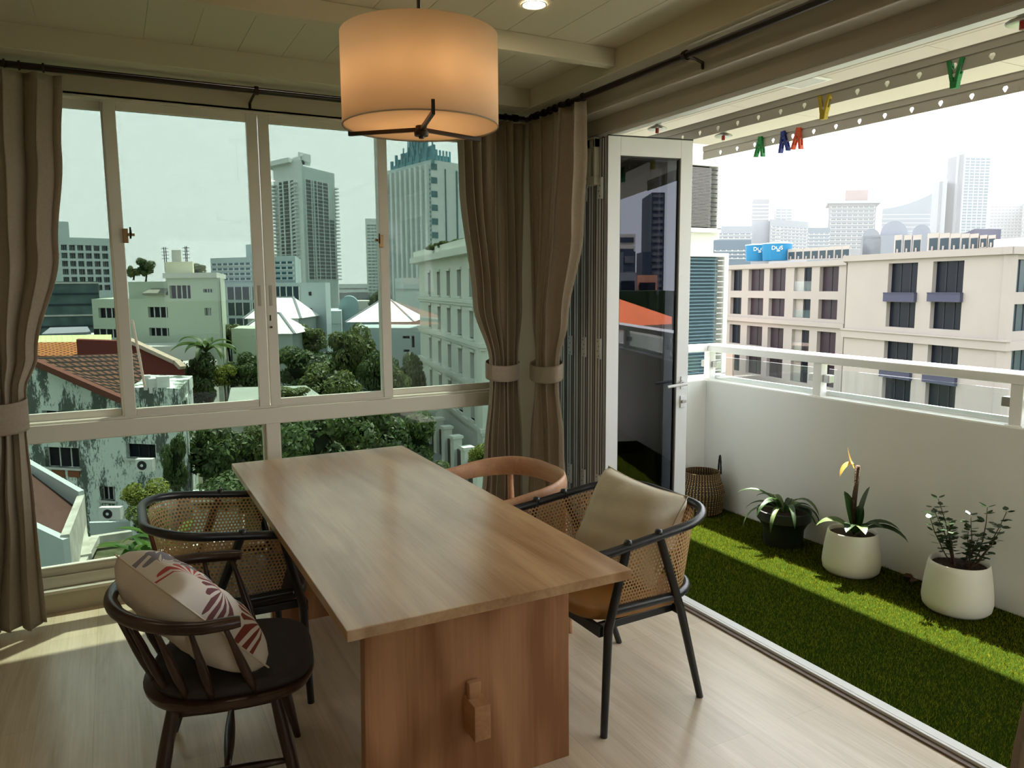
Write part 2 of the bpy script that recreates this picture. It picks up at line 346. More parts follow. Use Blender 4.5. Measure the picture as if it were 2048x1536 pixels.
# ------------------------------------------------------------ balustrade
bal = thing('balustrade', 'white balcony handrail on short posts with low clear glass panels above the parapet', 'railing', (3.83, 2.6, .912))
M().box(3.785, 3.945, -3, 4.30, 1.118, 1.168).box(2.6, 3.785, 4.21, 4.30, 1.118, 1.168).build('handrail', m_whitegloss, bal, bevel=.006)
posts = [4.235, 3.255, 2.085, .93, -.25]
for py in posts:
    M().box(3.80, 3.855, py-.03, py+.03, .916, 1.118).box(3.79, 3.866, py-.042, py+.042, .914, .920).build('post', m_whitegloss, bal, bevel=.003)
for a, b in zip(posts[:-1], posts[1:]):
    M().box(3.834, 3.842, b+.06, a-.06, .932, 1.085).build('glass_panel', m_glass_clear, bal)
M().box(2.75, 3.74, 4.25, 4.258, .932, 1.085).build('glass_panel', m_glass_clear, bal)
for py in posts:
    for s in (-1, 1):
        M().box(3.815, 3.862, py+s*.055-.024, py+s*.055+.024, 1.0, 1.048).build('glass_clamp', m_steel, bal, bevel=.004)
# ------------------------------------------------------------ artificial grass
def turf():
    m_g0 = mat('turf_backing', (.018, .032, .004), 1., spec=0)
    m_bl, nt, out = mk('artificial_grass_blades'); L = nt.links.new
    b = N(nt, 'ShaderNodeBsdfDiffuse'); tl = N(nt, 'ShaderNodeBsdfTranslucent')
    ge = N(nt, 'ShaderNodeNewGeometry'); rp = N(nt, 'ShaderNodeValToRGB'); L(ge.outputs['Random Per Island'], rp.inputs['Fac'])
    e = rp.color_ramp.elements; e[0].color = (.032, .052, .004, 1); e[1].color = (.36, .34, .022, 1)
    e2 = rp.color_ramp.elements.new(.6); e2.color = (.115, .15, .010, 1)
    L(rp.outputs[0], b.inputs[0]); L(rp.outputs[0], tl.inputs['Color'])
    mx = N(nt, 'ShaderNodeMixShader', Fac=.3); L(b.outputs[0], mx.inputs[1]); L(tl.outputs[0], mx.inputs[2]); L(mx.outputs[0], out.inputs[0])
    n = 150000; x0, x1, y0, y1 = XO+.006, 3.765, .9, 4.195
    X = rng.uniform(x0, x1, n); Y = rng.uniform(y0, y1, n); a = rng.uniform(0, 2*pi, n); h = rng.uniform(.010, .021, n); w = .0012
    le = rng.uniform(-.009, .009, (n, 2)); zb = .006
    V = np.zeros((n, 3, 3)); V[:, 0] = np.c_[X-np.cos(a)*w, Y-np.sin(a)*w, np.full(n, zb)]; V[:, 1] = np.c_[X+np.cos(a)*w, Y+np.sin(a)*w, np.full(n, zb)]
    V[:, 2] = np.c_[np.clip(X+le[:, 0], XO+.001, 3.768), Y+le[:, 1], zb+h]
    V = V.reshape(-1, 3); me = bpy.data.meshes.new('artificial_grass'); me.vertices.add(n*3); me.vertices.foreach_set('co', (V-np.array([3.1, 2.5, 0])).ravel())
    me.loops.add(n*3); me.loops.foreach_set('vertex_index', np.arange(n*3)); me.polygons.add(n); me.polygons.foreach_set('loop_start', np.arange(n)*3)
    me.materials.append(m_bl); me.update(); me.validate()
    o = bpy.data.objects.new('artificial_grass', me); COL.objects.link(o); o.location = (3.1, 2.5, 0)
    tag(o, 'bright green artificial grass covering the balcony floor', 'grass', kind='stuff')
    st(M().box(XO, 3.77, .3, 4.2, .004, .009), 'floor_turf_backing', m_g0)
turf()
# ------------------------------------------------------------ curtain rods
m_cloth = mat('taupe_linen', (.37, .30, .225), .9, var=.12, vscale=90, bump=.25, bscale=700, trans=.05)
RX, RY, RZ = 2.225, 4.058, 2.562
def rod(name, p, q, brs, label, rings):
    t = thing(name, label, 'curtain rod', ((p[0]+q[0])/2, (p[1]+q[1])/2, p[2]))
    M().cyl(p, q, .015, 14).build('pole', m_dark, t, smooth=True)
    for b, e in brs:
        b, e = Vector(b), Vector(e)
        mm = M().tube([b, b.lerp(e, .6)+Vector((0, 0, -.008)), e+Vector((0, 0, -.018)), e+Vector((0, 0, -.045))], .007, 8)
        d = (Vector(q)-Vector(p)).normalized(); mm.cyl(b-d*.009, b+d*.009, .021, 14)
        mm.build('bracket', m_dark, t)
    for rr in rings:
        d = (Vector(q)-Vector(p)).normalized()
        M().cyl(Vector(rr)-d*.004, Vector(rr)+d*.004, .021, 12).build('ring', m_dark, t)
    return t
rod('curtain_rod', (-1.55, RY, RZ), (RX-.02, RY, RZ), [((.70, RY, RZ), (.70, YW, RZ)), ((-1.2, RY, RZ), (-1.2, YW, RZ)), ((2.15, RY, RZ), (2.15, YW, RZ))],
    'dark bronze curtain rod running above the tall windows', [(x, RY, RZ) for x in (-.62, -.5, -.42, -.345, -.29, -.20, 1.84, 1.90, 1.96, 2.02, 2.08, 2.13)])
rod('curtain_rod', (RX, RY+.01, RZ), (RX, -1.5, RZ), [((RX, 2.66, RZ), (2.318, 2.66, RZ)), ((RX, .7, RZ), (2.318, .7, RZ)), ((RX, 3.95, RZ), (2.318, 3.95, RZ))],
    'dark bronze curtain rod running above the open balcony doorway', [(RX, y, RZ) for y in (4.0, 3.93, 3.86, 3.8, 3.74, 3.68, 3.60, 3.46, 1.1, 1.0, .9)])
# ------------------------------------------------------------ curtains
def curtain(label, org, ax, prof, nf, ztie, tiew, group=None, amp=.045, seed=1, nrm=None):
    """org: point on the rod at s=0; ax: unit direction along the rod; prof: [(z, s0, s1, amp)] top to bottom"""
    t = thing('curtain', label, 'curtain', (org[0]+ax[0]*(prof[0][1]+prof[0][2])/2, org[1]+ax[1]*(prof[0][1]+prof[0][2])/2, prof[-1][0]), group=group)
    R = random.Random(seed); ph = [R.uniform(-.5, .5) for _ in range(nf*2+3)]; wd = [R.uniform(.7, 1.3) for _ in range(nf)]
    W = sum(wd); cu = [0]
    for w in wd: cu.append(cu[-1]+w/W)
    zs = [p[0] for p in prof]
    def P(z):
        for a, b in zip(prof[:-1], prof[1:]):
            if a[0] >= z >= b[0]:
                k = (a[0]-z)/(a[0]-b[0]); k = k*k*(3-2*k) if a[3] != b[3] or True else k
                return [a[i]+(b[i]-a[i])*k for i in (1, 2, 3)]
        return prof[-1][1:]
    def fold(u):
        for i in range(nf):
            if u <= cu[i+1]+1e-9: return i, (u-cu[i])/(cu[i+1]-cu[i])
        return nf-1, 1.
    def fn(u, v):
        z = zs[0]+(zs[-1]-zs[0])*v
        s0, s1, am = P(z); i, k = fold(u)
        d = math.sin(2*pi*k+.35*math.sin(z*2+i*1.7))*am*(.75+.5*ph[i]) + .012*math.sin(7*u+z*2.2+seed)
        s = s0+(s1-s0)*(u+.22/nf*math.sin(4*pi*k)*(.6 if am > .02 else .2)) + .006*math.sin(z*3+i*2)
        if v > .995: z += .01*math.sin(u*20)
        return Vector((org[0]+ax[0]*s+nrm[0]*d, org[1]+ax[1]*s+nrm[1]*d, z))
    M().grid(fn, nf*14, 70).build('cloth', m_cloth, t, smooth=True, solid=.003)
    # tie band: wraps the gathered cloth
    s0, s1, am = P(ztie); b = M()
    ring = []
    for k in range(28):
        a = 2*pi*k/28; s = (s0+s1)/2+math.cos(a)*((s1-s0)/2+.012); d = math.sin(a)*(am+.022)
        ring.append((s, d))
    vs = []
    for zz, ex in ((ztie-tiew/2, 0), (ztie-tiew/2+.012, .004), (ztie+tiew/2-.012, .004), (ztie+tiew/2, 0)):
        for k, (s, d) in enumerate(ring):
            sl = -.02*math.sin(2*pi*k/28)
            vs.append(Vector((org[0]+ax[0]*s+nrm[0]*(d+math.copysign(ex, d)), org[1]+ax[1]*s+nrm[1]*(d+math.copysign(ex, d)), zz+sl)))
    b.add(vs, [(j*28+k, j*28+(k+1) % 28, (j+1)*28+(k+1) % 28, (j+1)*28+k) for j in range(3) for k in range(28)])
    b.build('tieback', m_cloth, t, smooth=True, solid=.004)
    return t
AX = (1, 0); AY = (0, 1)
curtain('taupe curtain tied back at the left edge of the windows, above the sunlit floor', (0, RY), (1, 0), [(2.535, -.85, -.125, .055), (2.2, -.86, -.15, .058), (1.77, -.80, -.20, .055), (1.30, -.66, -.32, .045), (1.14, -.60, -.375, .035), (.96, -.60, -.385, .035), (.6, -.70, -.372, .045), (.03, -.85, -.365, .05)], 6, 1.04, .14, seed=3, nrm=(0, -1))
curtain('taupe curtain tied back at the right end of the windows, beside the dark room corner', (0, RY), (1, 0), [(2.535, 1.78, 2.215, .052), (2.2, 1.79, 2.205, .056), (1.5, 1.86, 2.185, .052), (1.16, 1.955, 2.15, .038), (1.05, 1.955, 2.15, .038), (.6, 1.91, 2.175, .048), (.03, 1.87, 2.19, .052)], 7, 1.10, .095, seed=5, nrm=(0, -1))
curtain('taupe curtain tied back beside the folded door panels', (RX, 0), (0, 1), [(2.535, 3.42, 4.03, .055), (2.3, 3.425, 4.03, .062), (1.9, 3.47, 4.03, .062), (1.4, 3.62, 4.02, .052), (1.17, 3.70, 3.985, .038), (1.05, 3.70, 3.985, .038), (.7, 3.62, 4.03, .050), (.03, 3.50, 4.05, .058)], 5, 1.105, .095, seed=8, nrm=(-1, 0))
curtain('taupe curtain edge hanging at the near end of the balcony doorway, bottom right', (RX, 0), (0, 1), [(2.535, .30, 1.12, .04), (1.16, .62, .86, .034), (1.04, .62, .86, .034), (.5, .45, 1.13, .04), (.17, .36, 1.165, .045), (.03, .33, 1.175, .045)], 7, 1.1, .1, seed=11, nrm=(-1, 0))
# ------------------------------------------------------------ folding door leaves
def leaf(label, A, B, th, z0=.03, z1=2.40, handle=False, group=None, glass=None, hinges=()):
    """A: hinge-side corner (xy), B: free end; front face on the room side (-y)"""
    A, B = Vector((*A, 0)), Vector((*B, 0)); d = (B-A); wl = d.length; ang = math.atan2(d.y, d.x)
    t = thing('folding_door_leaf', label, 'door', (A.x, A.y, z0), ang, group)
    h = z1-z0; s = .075
    def lb(*a): return M().box(*a)
    M().box(0, s, 0, th, 0, h).box(wl-s, wl, 0, th, 0, h).box(s, wl-s, 0, th, 0, .13).box(s, wl-s, 0, th, h-.10, h).build('frame', m_alu, t, local=True, bevel=.002)
    M().box(s-.004, s+.008, .012, th-.012, .12, h-.09).box(wl-s-.008, wl-s+.004, .012, th-.012, .12, h-.09).box(s, wl-s, .012, th-.012, .126, .138).box(s, wl-s, .012, th-.012, h-.108, h-.096)\
        .box(-.0035, 0, .002, .006, 0, h).box(-.0035, 0, th-.006, th-.002, 0, h).box(wl, wl+.0035, .006, .012, 0, h).box(0, wl, -.001, .006, h, h+.006).box(-.001, .0, th*.48, th*.56, 0, h).build('gasket', m_gasket, t, local=True)
    M().box(s, wl-s, th/2-.004, th/2+.004, .13, h-.10).build('pane', m_glass_door, t, local=True)
    for hz in hinges:
        o = M().box(-.010, -.002, -.012, th*.55, hz-.055, hz+.055).cyl((-.011, -.008, hz-.058), (-.011, -.008, hz+.058), .008, 8).build('hinge', m_alu, t, local=True)
        for q in range(4): M().cyl((-.0115, .010+(q % 2)*.012, hz-.042+q*.028), (-.0095, .010+(q % 2)*.012, hz-.042+q*.028), .0034, 6).build('screw', m_gasket, o, local=True)
    if handle:
        hx = wl-.036; hz = 1.03-z0
        o = M().cyl((hx, -.001, hz), (hx, -.012, hz), .018, 16).cyl((hx, -.010, hz), (hx, -.05, hz), .009, 10).tube([(hx, -.05, hz), (hx-.05, -.052, hz-.004), (hx-.125, -.05, hz-.012)], [.010, .009, .008], 10).build('lever_handle', m_alu, t, local=True, smooth=True, sharp=40)
        M().box(hx-.012, hx+.012, -.006, 0, hz-.035, hz+.04).build('handle_plate', m_alu, t, local=True, bevel=.002)
        k = M().box(hx-.014, hx+.018, -.008, 0, hz-.145, hz-.075).build('lock_plate', m_alu, t, local=True, bevel=.003)
        M().cyl((hx, -.008, hz-.108), (hx, -.022, hz-.108), .010, 12).box(hx-.012, hx+.014, -.028, -.022, hz-.114, hz-.098).build('key', m_steel, k, local=True)
        M().cyl((hx, th, hz), (hx, th+.05, hz), .009, 10).tube([(hx, th+.05, hz), (hx-.12, th+.05, hz-.01)], [.009, .008], 10).build('lever_handle', m_alu, t, local=True)
    return t
leaf('open white folding door leaf with lever handle and reflective glass, nearest in the stack', (2.436, 3.533), (2.955, 3.452), .048, handle=True)
# guide carrier at the top of the open leaf
leaf_n = 6; lab = 'narrow edge of a white folding door leaf in the stack between curtain and open leaf'
sp = .077; y0 = 3.600
names = ['just behind the open leaf', 'second behind the open leaf', 'third behind the open leaf', 'fourth behind the open leaf', 'fifth behind the open leaf', 'last, partly hidden by the curtain']
for k in range(leaf_n):
    leaf('folded white door leaf seen edge-on in the stack, '+names[k], (2.446, y0+k*sp), (2.97, y0+k*sp), .066, hinges=(.42, 1.24-.03, 2.1) if k % 2 == 0 else (), group='folded door leaves')
t = thing('door_guide', 'cream roller guide fixed at the top of the folded door leaves', 'door hardware', (2.43, 3.66, 2.1))
M().box(2.405, 2.44, 3.62, 3.635, 2.19, 2.40).box(2.405, 2.44, 3.665, 3.70, 2.19, 2.40).box(2.405, 2.44, 3.62, 3.70, 2.15, 2.20).box(2.405, 2.44, 3.62, 3.70, 2.35, 2.405).build('carrier', mat('cream_plastic', (.60, .57, .45), .5), t, bevel=.003)
M().cyl((2.41, 3.70, 2.14), (2.41, 3.70, 2.16), .008, 8).build('pin', m_steel, t)
# ------------------------------------------------------------ clothes drying rack on the balcony ceiling
m_rack = mat('grey_aluminium', (.50, .47, .43), .45, metal=.2)
def holed_bar(X, y0, y1, zb, holes, par):
    h = .048; mm = M(); ys = [y0]+[(a+b)/2 for a, b in zip(holes[:-1], holes[1:])]+[y1]
    for k, hy in enumerate(holes):
        a, b = ys[k], ys[k+1]; zc = zb+h*.55
        out = [(a, zb), ((a+b)/2, zb), (b, zb), (b, zc), (b, zb+h), ((a+b)/2, zb+h), (a, zb+h), (a, zc)]
        inn = [(hy-.004, zc-.013), (hy, zc-.015), (hy+.004, zc-.013), (hy+.0125, zc+.002), (hy+.008, zc+.011), (hy, zc+.012), (hy-.008, zc+.011), (hy-.0125, zc+.002)]
        vs = [(X-.018, p, q) for p, q in out]+[(X-.018, p, q) for p, q in inn]+[(X-.014, p, q) for p, q in out]+[(X-.014, p, q) for p, q in inn]
        fs = []
        for i in range(8):
            j = (i+1) % 8; fs += [(i, j, 8+j, 8+i), (16+j, 16+i, 24+i, 24+j), (8+i, 8+j, 24+j, 24+i), (j, i, 16+i, 16+j)]
        mm.add(vs, fs)
    mm.box(X-.014, X+.018, y0, y1, zb+h, zb+h+.006).box(X-.022, X-.002, y0, y1, zb+h+.006, zb+h+.036).box(X-.022, X+.018, y0, y1, zb+h+.034, zb+h+.040)
    return mm.build('rail', m_rack, par)
rk = thing('drying_rack', 'pair of grey aluminium clothes drying rails hanging under the balcony ceiling', 'clothes rack', (3.3, 2.8, 2.43))
KS = 1.149; zk = lambda z: 1.6+(z-1.6)*KS
B1 = holed_bar(2.66*KS, 1.1*KS, 4.15, zk(2.322), [(1.222+.13*k)*KS for k in range(18)], rk)
B2 = holed_bar(3.128*KS, .9*KS, 3.548*KS, zk(2.318), [(1.055+.1305*k)*KS for k in range(19)], rk)
for X in (2.66*KS, 3.128*KS):
    for y in (3.40*KS, 1.53*KS):
        hx = M().lathe([(.012, .012), (.022, .010), (.055, .004), (.060, .010), (.05, .018), (.02, .03), (.028, .045), (.028, .056)], (X, y, 2.544), 20).build('ceiling_hook', m_steel, rk, smooth=True, sharp=50)
        M().cyl((X, y, 2.528), (X, y, 2.558), .011, 10).build('red_stop', mat('red_plastic', (.45, .03, .02), .4) if 'red_plastic' not in bpy.data.materials else bpy.data.materials['red_plastic'], hx)
        M().cyl((X, y, 2.505), (X, y, 2.53), .0015, 6).build('cord', m_steel, hx)
    M().cyl((X-.004, 1.53*KS, 2.58), (X-.004, 3.40*KS, 2.58), .0012, 6).build('cord', m_steel, rk)
def peg(label, X, y, z, c, ang, s, flip):
    X, y, z, s = X*KS, y*KS, zk(z), s*KS
    t = thing('clothes_peg', label, 'clothes peg', (X, y, z), group=None, rot=(0, ang if flip else 0, 0) if False else (ang, 0, 0))
    mt = mat('peg_plastic_'+label.split()[0], c, .35, trans=.25)
    for sg in (-1, 1):
        mm = M(); sp_ = .014
        # arm with an open slot; wide at the bottom when hanging
        yk = lambda zz: sg*(.004+sp_*max(0, (.02-zz))/.06)
        for zz0, zz1, w in ((.032, .012, .009), (.012, -.008, .010)):
            mm.pbox((-.010, yk(zz0)-.006, zz0), (.020, 0, 0), (0, .012, 0), (0, yk(zz1)-yk(zz0), zz1-zz0))
        for xx in (-.010, .004):
            mm.pbox((xx, yk(-.008)-.006, -.008), (.006, 0, 0), (0, .012, 0), (0, yk(-.038)-yk(-.008), -.03))
        mm.pbox((-.010, yk(-.036)-.006, -.036), (.020, 0, 0), (0, .012, 0), (0, yk(-.052)-yk(-.036), -.016))
        o = mm.build('jaw', mt, t, local=True, bevel=.0015); o.scale = (s, s, s*(1 if not flip else -1))
    o = M().tube([(-.008, .0, .006), (.008, .0, .006)], .006, 8).build('spring', m_steel, t, local=True); o.scale = (s, s, s)
    return t
peg('green clothes peg clipped to the outer rail, leftmost of the five', 3.11, 3.096, 2.335, (.02, .30, .08), .1, 1.25, False)
peg('blue clothes peg clipped to the outer rail', 3.11, 2.935, 2.335, (.02, .04, .30), -.08, 1.25, False)
peg('orange clothes peg beside the blue one on the outer rail', 3.11, 2.842, 2.335, (.75, .12, .04), .12, 1.25, False)
peg('yellow clothes peg hanging from the inner rail', 2.645, 2.288, 2.305, (.65, .50, .04), .05, 1.15, True)
peg('green clothes peg hanging from the inner rail, rightmost of the five', 2.645, 1.735, 2.305, (.02, .30, .08), .0, 1.15, True)
# square recessed balcony light
t = thing('recessed_light', 'square recessed light in the balcony ceiling above the drying rails', 'light', (2.735*KS, 2.47*KS, 2.58))
M().box(2.675*KS, 2.795*KS, 2.38*KS, 2.56*KS, 2.592, 2.5995).build('frame', m_whitegloss, t, bevel=.002)
M().box(2.69*KS, 2.78*KS, 2.40*KS, 2.54*KS, 2.590, 2.5925).build('lens', mat('frosted_lens', (.75, .75, .75), .2), t)
# ------------------------------------------------------------ ceiling downlights
def downlight(label, x, y, e, z=2.70):
    t = thing('downlight', label, 'light', (x, y, z-.02))
    M().lathe([(.052, -.004), (.046, -.006), (.043, -.002)], (x, y, z), 28, cap=(False, False)).build('trim_ring', m_whitegloss, t, smooth=True)
    M().lathe([(.0, -.003), (.043, -.003)], (x, y, z), 24, cap=(False, False)).build('diffuser', e, t)
m_down = mat_emit('warm_led', (1, .84, .60), 26)
downlight('small round downlight glowing in the ceiling right of the pendant lamp', 1.553, 2.773, m_down)
for k_, (dx_, dy_) in enumerate(((.05, 2.45), (-1.0, 2.45), (1.553, .2), (.05, .2), (-1.0, .2), (1.553, -1.8), (.05, -1.8))): downlight(('added unseen fill downlight in the ceiling over the window side of the room', 'added unseen fill downlight in the ceiling near the left wall by the windows', 'added unseen fill downlight in the ceiling behind the viewer on the balcony side', 'added unseen fill downlight in the middle of the ceiling behind the viewer', 'added unseen fill downlight near the left wall behind the viewer', 'added unseen fill downlight at the back of the room on the balcony side', 'added unseen fill downlight at the back of the room in the middle')[k_], dx_, dy_, m_down)  # extra downlights out of view, added to lift the room light
# ------------------------------------------------------------ pendant lamp
lx, ly, zb, zt, R = .909, 2.36, 2.10, 2.376, .245
m_shade, nt, out = mk('cream_fabric_shade'); L_ = nt.links.new
d_ = N(nt, 'ShaderNodeBsdfDiffuse'); d_.inputs[0].default_value = (.80, .72, .60, 1); tr_ = N(nt, 'ShaderNodeBsdfTranslucent'); tr_.inputs[0].default_value = (.92, .74, .55, 1)
tc_ = N(nt, 'ShaderNodeTexCoord'); mp_ = N(nt, 'ShaderNodeMapping'); mp_.inputs['Scale'].default_value = (40, 40, 500); L_(tc_.outputs['Object'], mp_.inputs[0])
no_ = N(nt, 'ShaderNodeTexNoise', Scale=1.); L_(mp_.outputs[0], no_.inputs['Vector']); bp_ = N(nt, 'ShaderNodeBump', Strength=.15, Distance=.001); L_(no_.outputs['Fac'], bp_.inputs['Height']); L_(bp_.outputs[0], d_.inputs['Normal'])
mx_ = N(nt, 'ShaderNodeMixShader', Fac=.5); L_(d_.outputs[0], mx_.inputs[1]); L_(tr_.outputs[0], mx_.inputs[2]); L_(mx_.outputs[0], out.inputs[0])
pl = thing('pendant_lamp', 'cream fabric drum pendant lamp hanging over the dining table', 'lamp', (lx, ly, zb-.05))
M().lathe([(R, zb), (R, zt)], (lx, ly, 0), 72, cap=(False, False)).build('shade', m_shade, pl, smooth=True, solid=.002)
M().lathe([(0, zb+.006), (R-.004, zb+.006)], (lx, ly, 0), 72, cap=(False, False)).build('diffuser', m_shade, pl, solid=.002)
M().lathe([(R-.001, zb), (R+.0015, zb), (R+.0015, zb+.004), (R-.001, zb+.004)], (lx, ly, 0), 72, cap=(False, False)).build('bottom_rim', mat('rim_tape', (.55, .42, .30), .8), pl, smooth=True)
M().cyl((lx, ly, zt-.1), (lx, ly, 2.70), .006, 10).build('stem', m_dark, pl)
M().lathe([(.0, -.022), (.055, -.022), (.06, -.004), (.06, 0)], (lx, ly, 2.70), 24, cap=(False, False)).build('canopy', m_dark, pl, smooth=True)
M().lathe([(0, -.034), (.008, -.034), (.009, -.027), (.022, -.026), (.024, -.014), (.018, -.010), (.018, .004), (.012, .008), (0, .008)], (lx, ly, zb), 24, cap=(False, False)).build('hub', m_dark, pl, smooth=True, sharp=40)
for a in (-103, 17, 137):
    a = math.radians(a)
    c_, s_ = math.cos(a), math.sin(a)
    M().bar((lx, ly, zb-.006), (lx+c_*(R+.006), ly+s_*(R+.006), zb-.006), .010, .012).bar((lx+c_*(R+.006), ly+s_*(R+.006), zb-.012), (lx+c_*(R+.006), ly+s_*(R+.006), zb+.03), .010, .006, (c_, s_, 0)).build('support_arm', m_dark, pl)
m_bulb = mat_emit('warm_bulb', (1, .77, .50), 6.5)
for k in range(3):
    a = 2*pi*k/3+.5; M().lathe([(0, 0), (.022, .012), (.030, .035), (.022, .06), (.012, .075), (.012, .10)], (lx+.11*math.cos(a), ly+.11*math.sin(a), 2.19), 16, cap=(False, False)).build('bulb', m_bulb, pl, smooth=True)
# ------------------------------------------------------------ dining table
m_tt = mat_wood('oiled_cherry_tabletop', (.40, .215, .095), (.65, .42, .225), axis=1, rough=.27, ring=1.0, spec=1., coat=.15)
m_tl = mat_wood('oiled_cherry_leg', (.30, .125, .052), (.52, .27, .13), axis=2, rough=.45, ring=1.4)
m_tx = mat_wood('oiled_cherry_wedge', (.36, .17, .075), (.60, .33, .16), axis=0, rough=.45)
tb = thing('dining_table', 'long pale wooden trestle dining table in the middle of the room', 'table', (.911, 2.86, 0))
M().box(.471, 1.352, 1.813, 3.90, .709, .740).build('tabletop', m_tt, tb, bevel=.0025)
for y in (2.09, 3.60):
    M().poly([(.575, y-.02, 0), (1.29, y-.02, 0), (1.285, y-.02, .709), (.59, y-.02, .709)], (0, .045, 0)).build('trestle_panel', m_tl, tb, bevel=.003)
M().box(.898, .952, 1.985, 3.70, .212, .325).build('stretcher', mat_wood('oiled_cherry_beam', (.36, .17, .075), (.60, .33, .16), axis=1), tb, bevel=.002)
for y in (2.050, 3.662):
    M().poly([(.912, y-.012, .19), (.938, y-.012, .19), (.946, y-.012, .375), (.904, y-.012, .375)], (0, .024, 0)).build('wedge', m_tx, tb, bevel=.003)
# ------------------------------------------------------------ black cane armchairs
m_blk = mat('black_lacquered_wood', (.012, .012, .013), .32, spec=.5)
m_cane = mat_cane('natural_cane_webbing', (.60, .37, .17))
m_slat = mat_wood('brown_slat', (.14, .05, .025), (.24, .09, .045), axis=2)
def upath(xf, xb, hw, rc, n=9, z=lambda x: 0):
    """U opening to +x"""
    p = [Vector((xf+(xb+rc-xf)*k/6, -hw, 0)) for k in range(6)]
    for k in range(n+1):
        a = -pi/2-pi/2*k/n; p.append(Vector((xb+rc+math.cos(a)*rc, -hw+rc+math.sin(a)*rc, 0)))
    for k in range(1, 6): p.append(Vector((xb, (-hw+rc)*(1-2*k/6), 0)))
    for k in range(n+1):
        a = pi-pi/2*k/n; p.append(Vector((xb+rc+math.cos(a)*rc, hw-rc+math.sin(a)*rc, 0)))
    p += [Vector((xb+rc+(xf-xb-rc)*k/6, hw, 0)) for k in range(1, 7)]
    for q in p: q.z = z(q.x)
    return p
def cane_chair(label, loc, rz, seatmat):
    t = thing('armchair', label, 'chair', (loc[0], loc[1], 0), rz)
    zr = lambda x: .682+.062*max(0, min(1, (.25-x)/.5))
    rail = upath(.33, -.285, .315, .20, z=zr)
    M().tube(rail, .0165, 12).build('arm_rail', m_blk, t, smooth=True, local=True, sharp=60)
    ring = upath(.20, -.225, .285, .17, z=lambda x: .455)
    M().tube(ring, .0165, 12).build('seat_ring', m_blk, t, smooth=True, local=True, sharp=60)
    # cane shell between the two loops
    ri = upath(.22, -.262, .293, .19, z=lambda x: zr(x)-.008); ro = upath(.16, -.215, .275, .165, z=lambda x: .462)
    L = [0]
    for a, b in zip(ri[:-1], ri[1:]): L.append(L[-1]+(b-a).length)
    n = len(ri); g = M(); vs = []; nv = 6
    for j in range(nv+1):
        for i in range(n):
            k = j/nv; p = ri[i].lerp(ro[i], k); vs.append(p)
    fs = []; uvs = []
    for j in range(nv):
        for i in range(n-1):
            fs.append((j*n+i, j*n+i+1, (j+1)*n+i+1, (j+1)*n+i))
            uvs.append([(L[i], j*.25/nv), (L[i+1], j*.25/nv), (L[i+1], (j+1)*.25/nv), (L[i], (j+1)*.25/nv)])
    g.add(vs, fs, uvs); g.build('cane_panel', m_cane, t, smooth=True, local=True)
    for k in (-1, 0, 1):
        y = k*.12
        M().bar((-.222, y, .46), (-.274, y*1.08, zr(-.28)-.006), .026, .008, (1, 0, 0)).build('back_slat', m_slat, t, local=True, bevel=.001)
    # seat, apron and legs
    sp = []
    for k in range(40):
        a = 2*pi*k/40; c, s = math.cos(a), math.sin(a)
        sp.append((.045+.245*math.copysign(abs(c)**.5, c), .262*math.copysign(abs(s)**.5, s)))
    s_ = M(); 
    vs = []
    for zz, sc in ((.405, .95), (.41, 1.0), (.435, 1.0), (.448, .96), (.452, .8), (.448, .4)):
        vs += [(.045+(x-.045)*sc, y*sc, zz) for x, y in sp]
    nn = 40; s_.add(vs, [(j*nn+k, j*nn+(k+1) % nn, (j+1)*nn+(k+1) % nn, (j+1)*nn+k) for j in range(5) for k in range(nn)]+[tuple(range(nn))[::-1], tuple(range(5*nn, 6*nn))])
    s_.build('seat', seatmat, t, smooth=True, local=True)
    M().bar((.25, -.245, .388), (-.11, -.235, .388), .020, .030).bar((.25, .245, .388), (-.11, .235, .388), .020, .030).bar((.25, -.28, .385), (.25, .28, .385), .020, .04).bar((-.11, -.28, .388), (-.11, .28, .388), .020, .030).build('seat_frame', m_blk, t, local=True, bevel=.003)
    for s in (-1, 1):
        M().tube([(.25, s*.300, 0), (.235, s*.300, .40), (.165, s*.314, zr(.165)+.012)], [.0135, .0165, .0155], 12).build('front_leg', m_blk, t, smooth=True, local=True, sharp=60)
        M().tube([(-.235, s*.262, 0), (-.10, s*.292, .40), (.03, s*.315, zr(.03)+.012)], [.0135, .0165, .0155], 12).build('rear_leg', m_blk, t, smooth=True, local=True, sharp=60)
        for x in (.165, .03):
            M().lathe([(.0, .016), (.012, .014), (.015, .004), (.015, -.004)], (x, s*.3145, zr(x)+.010), 12, cap=(False, False)).build('rail_cap', m_blk, t, smooth=True, local=True)
    return t
m_leather = mat('tan_leather', (.42, .20, .055), .4, spec=.5)
m_seatblk = mat('black_leather', (.02, .022, .024), .3, spec=.5)
ch_r = cane_chair('black armchair with cane back and tan seat, right of the table, holding the plain cushion', (1.70, 2.41), pi+.02, m_leather)
ch_l = cane_chair('black armchair with cane back, left of the table by the window', (.335, 3.13), 0.0, m_seatblk)
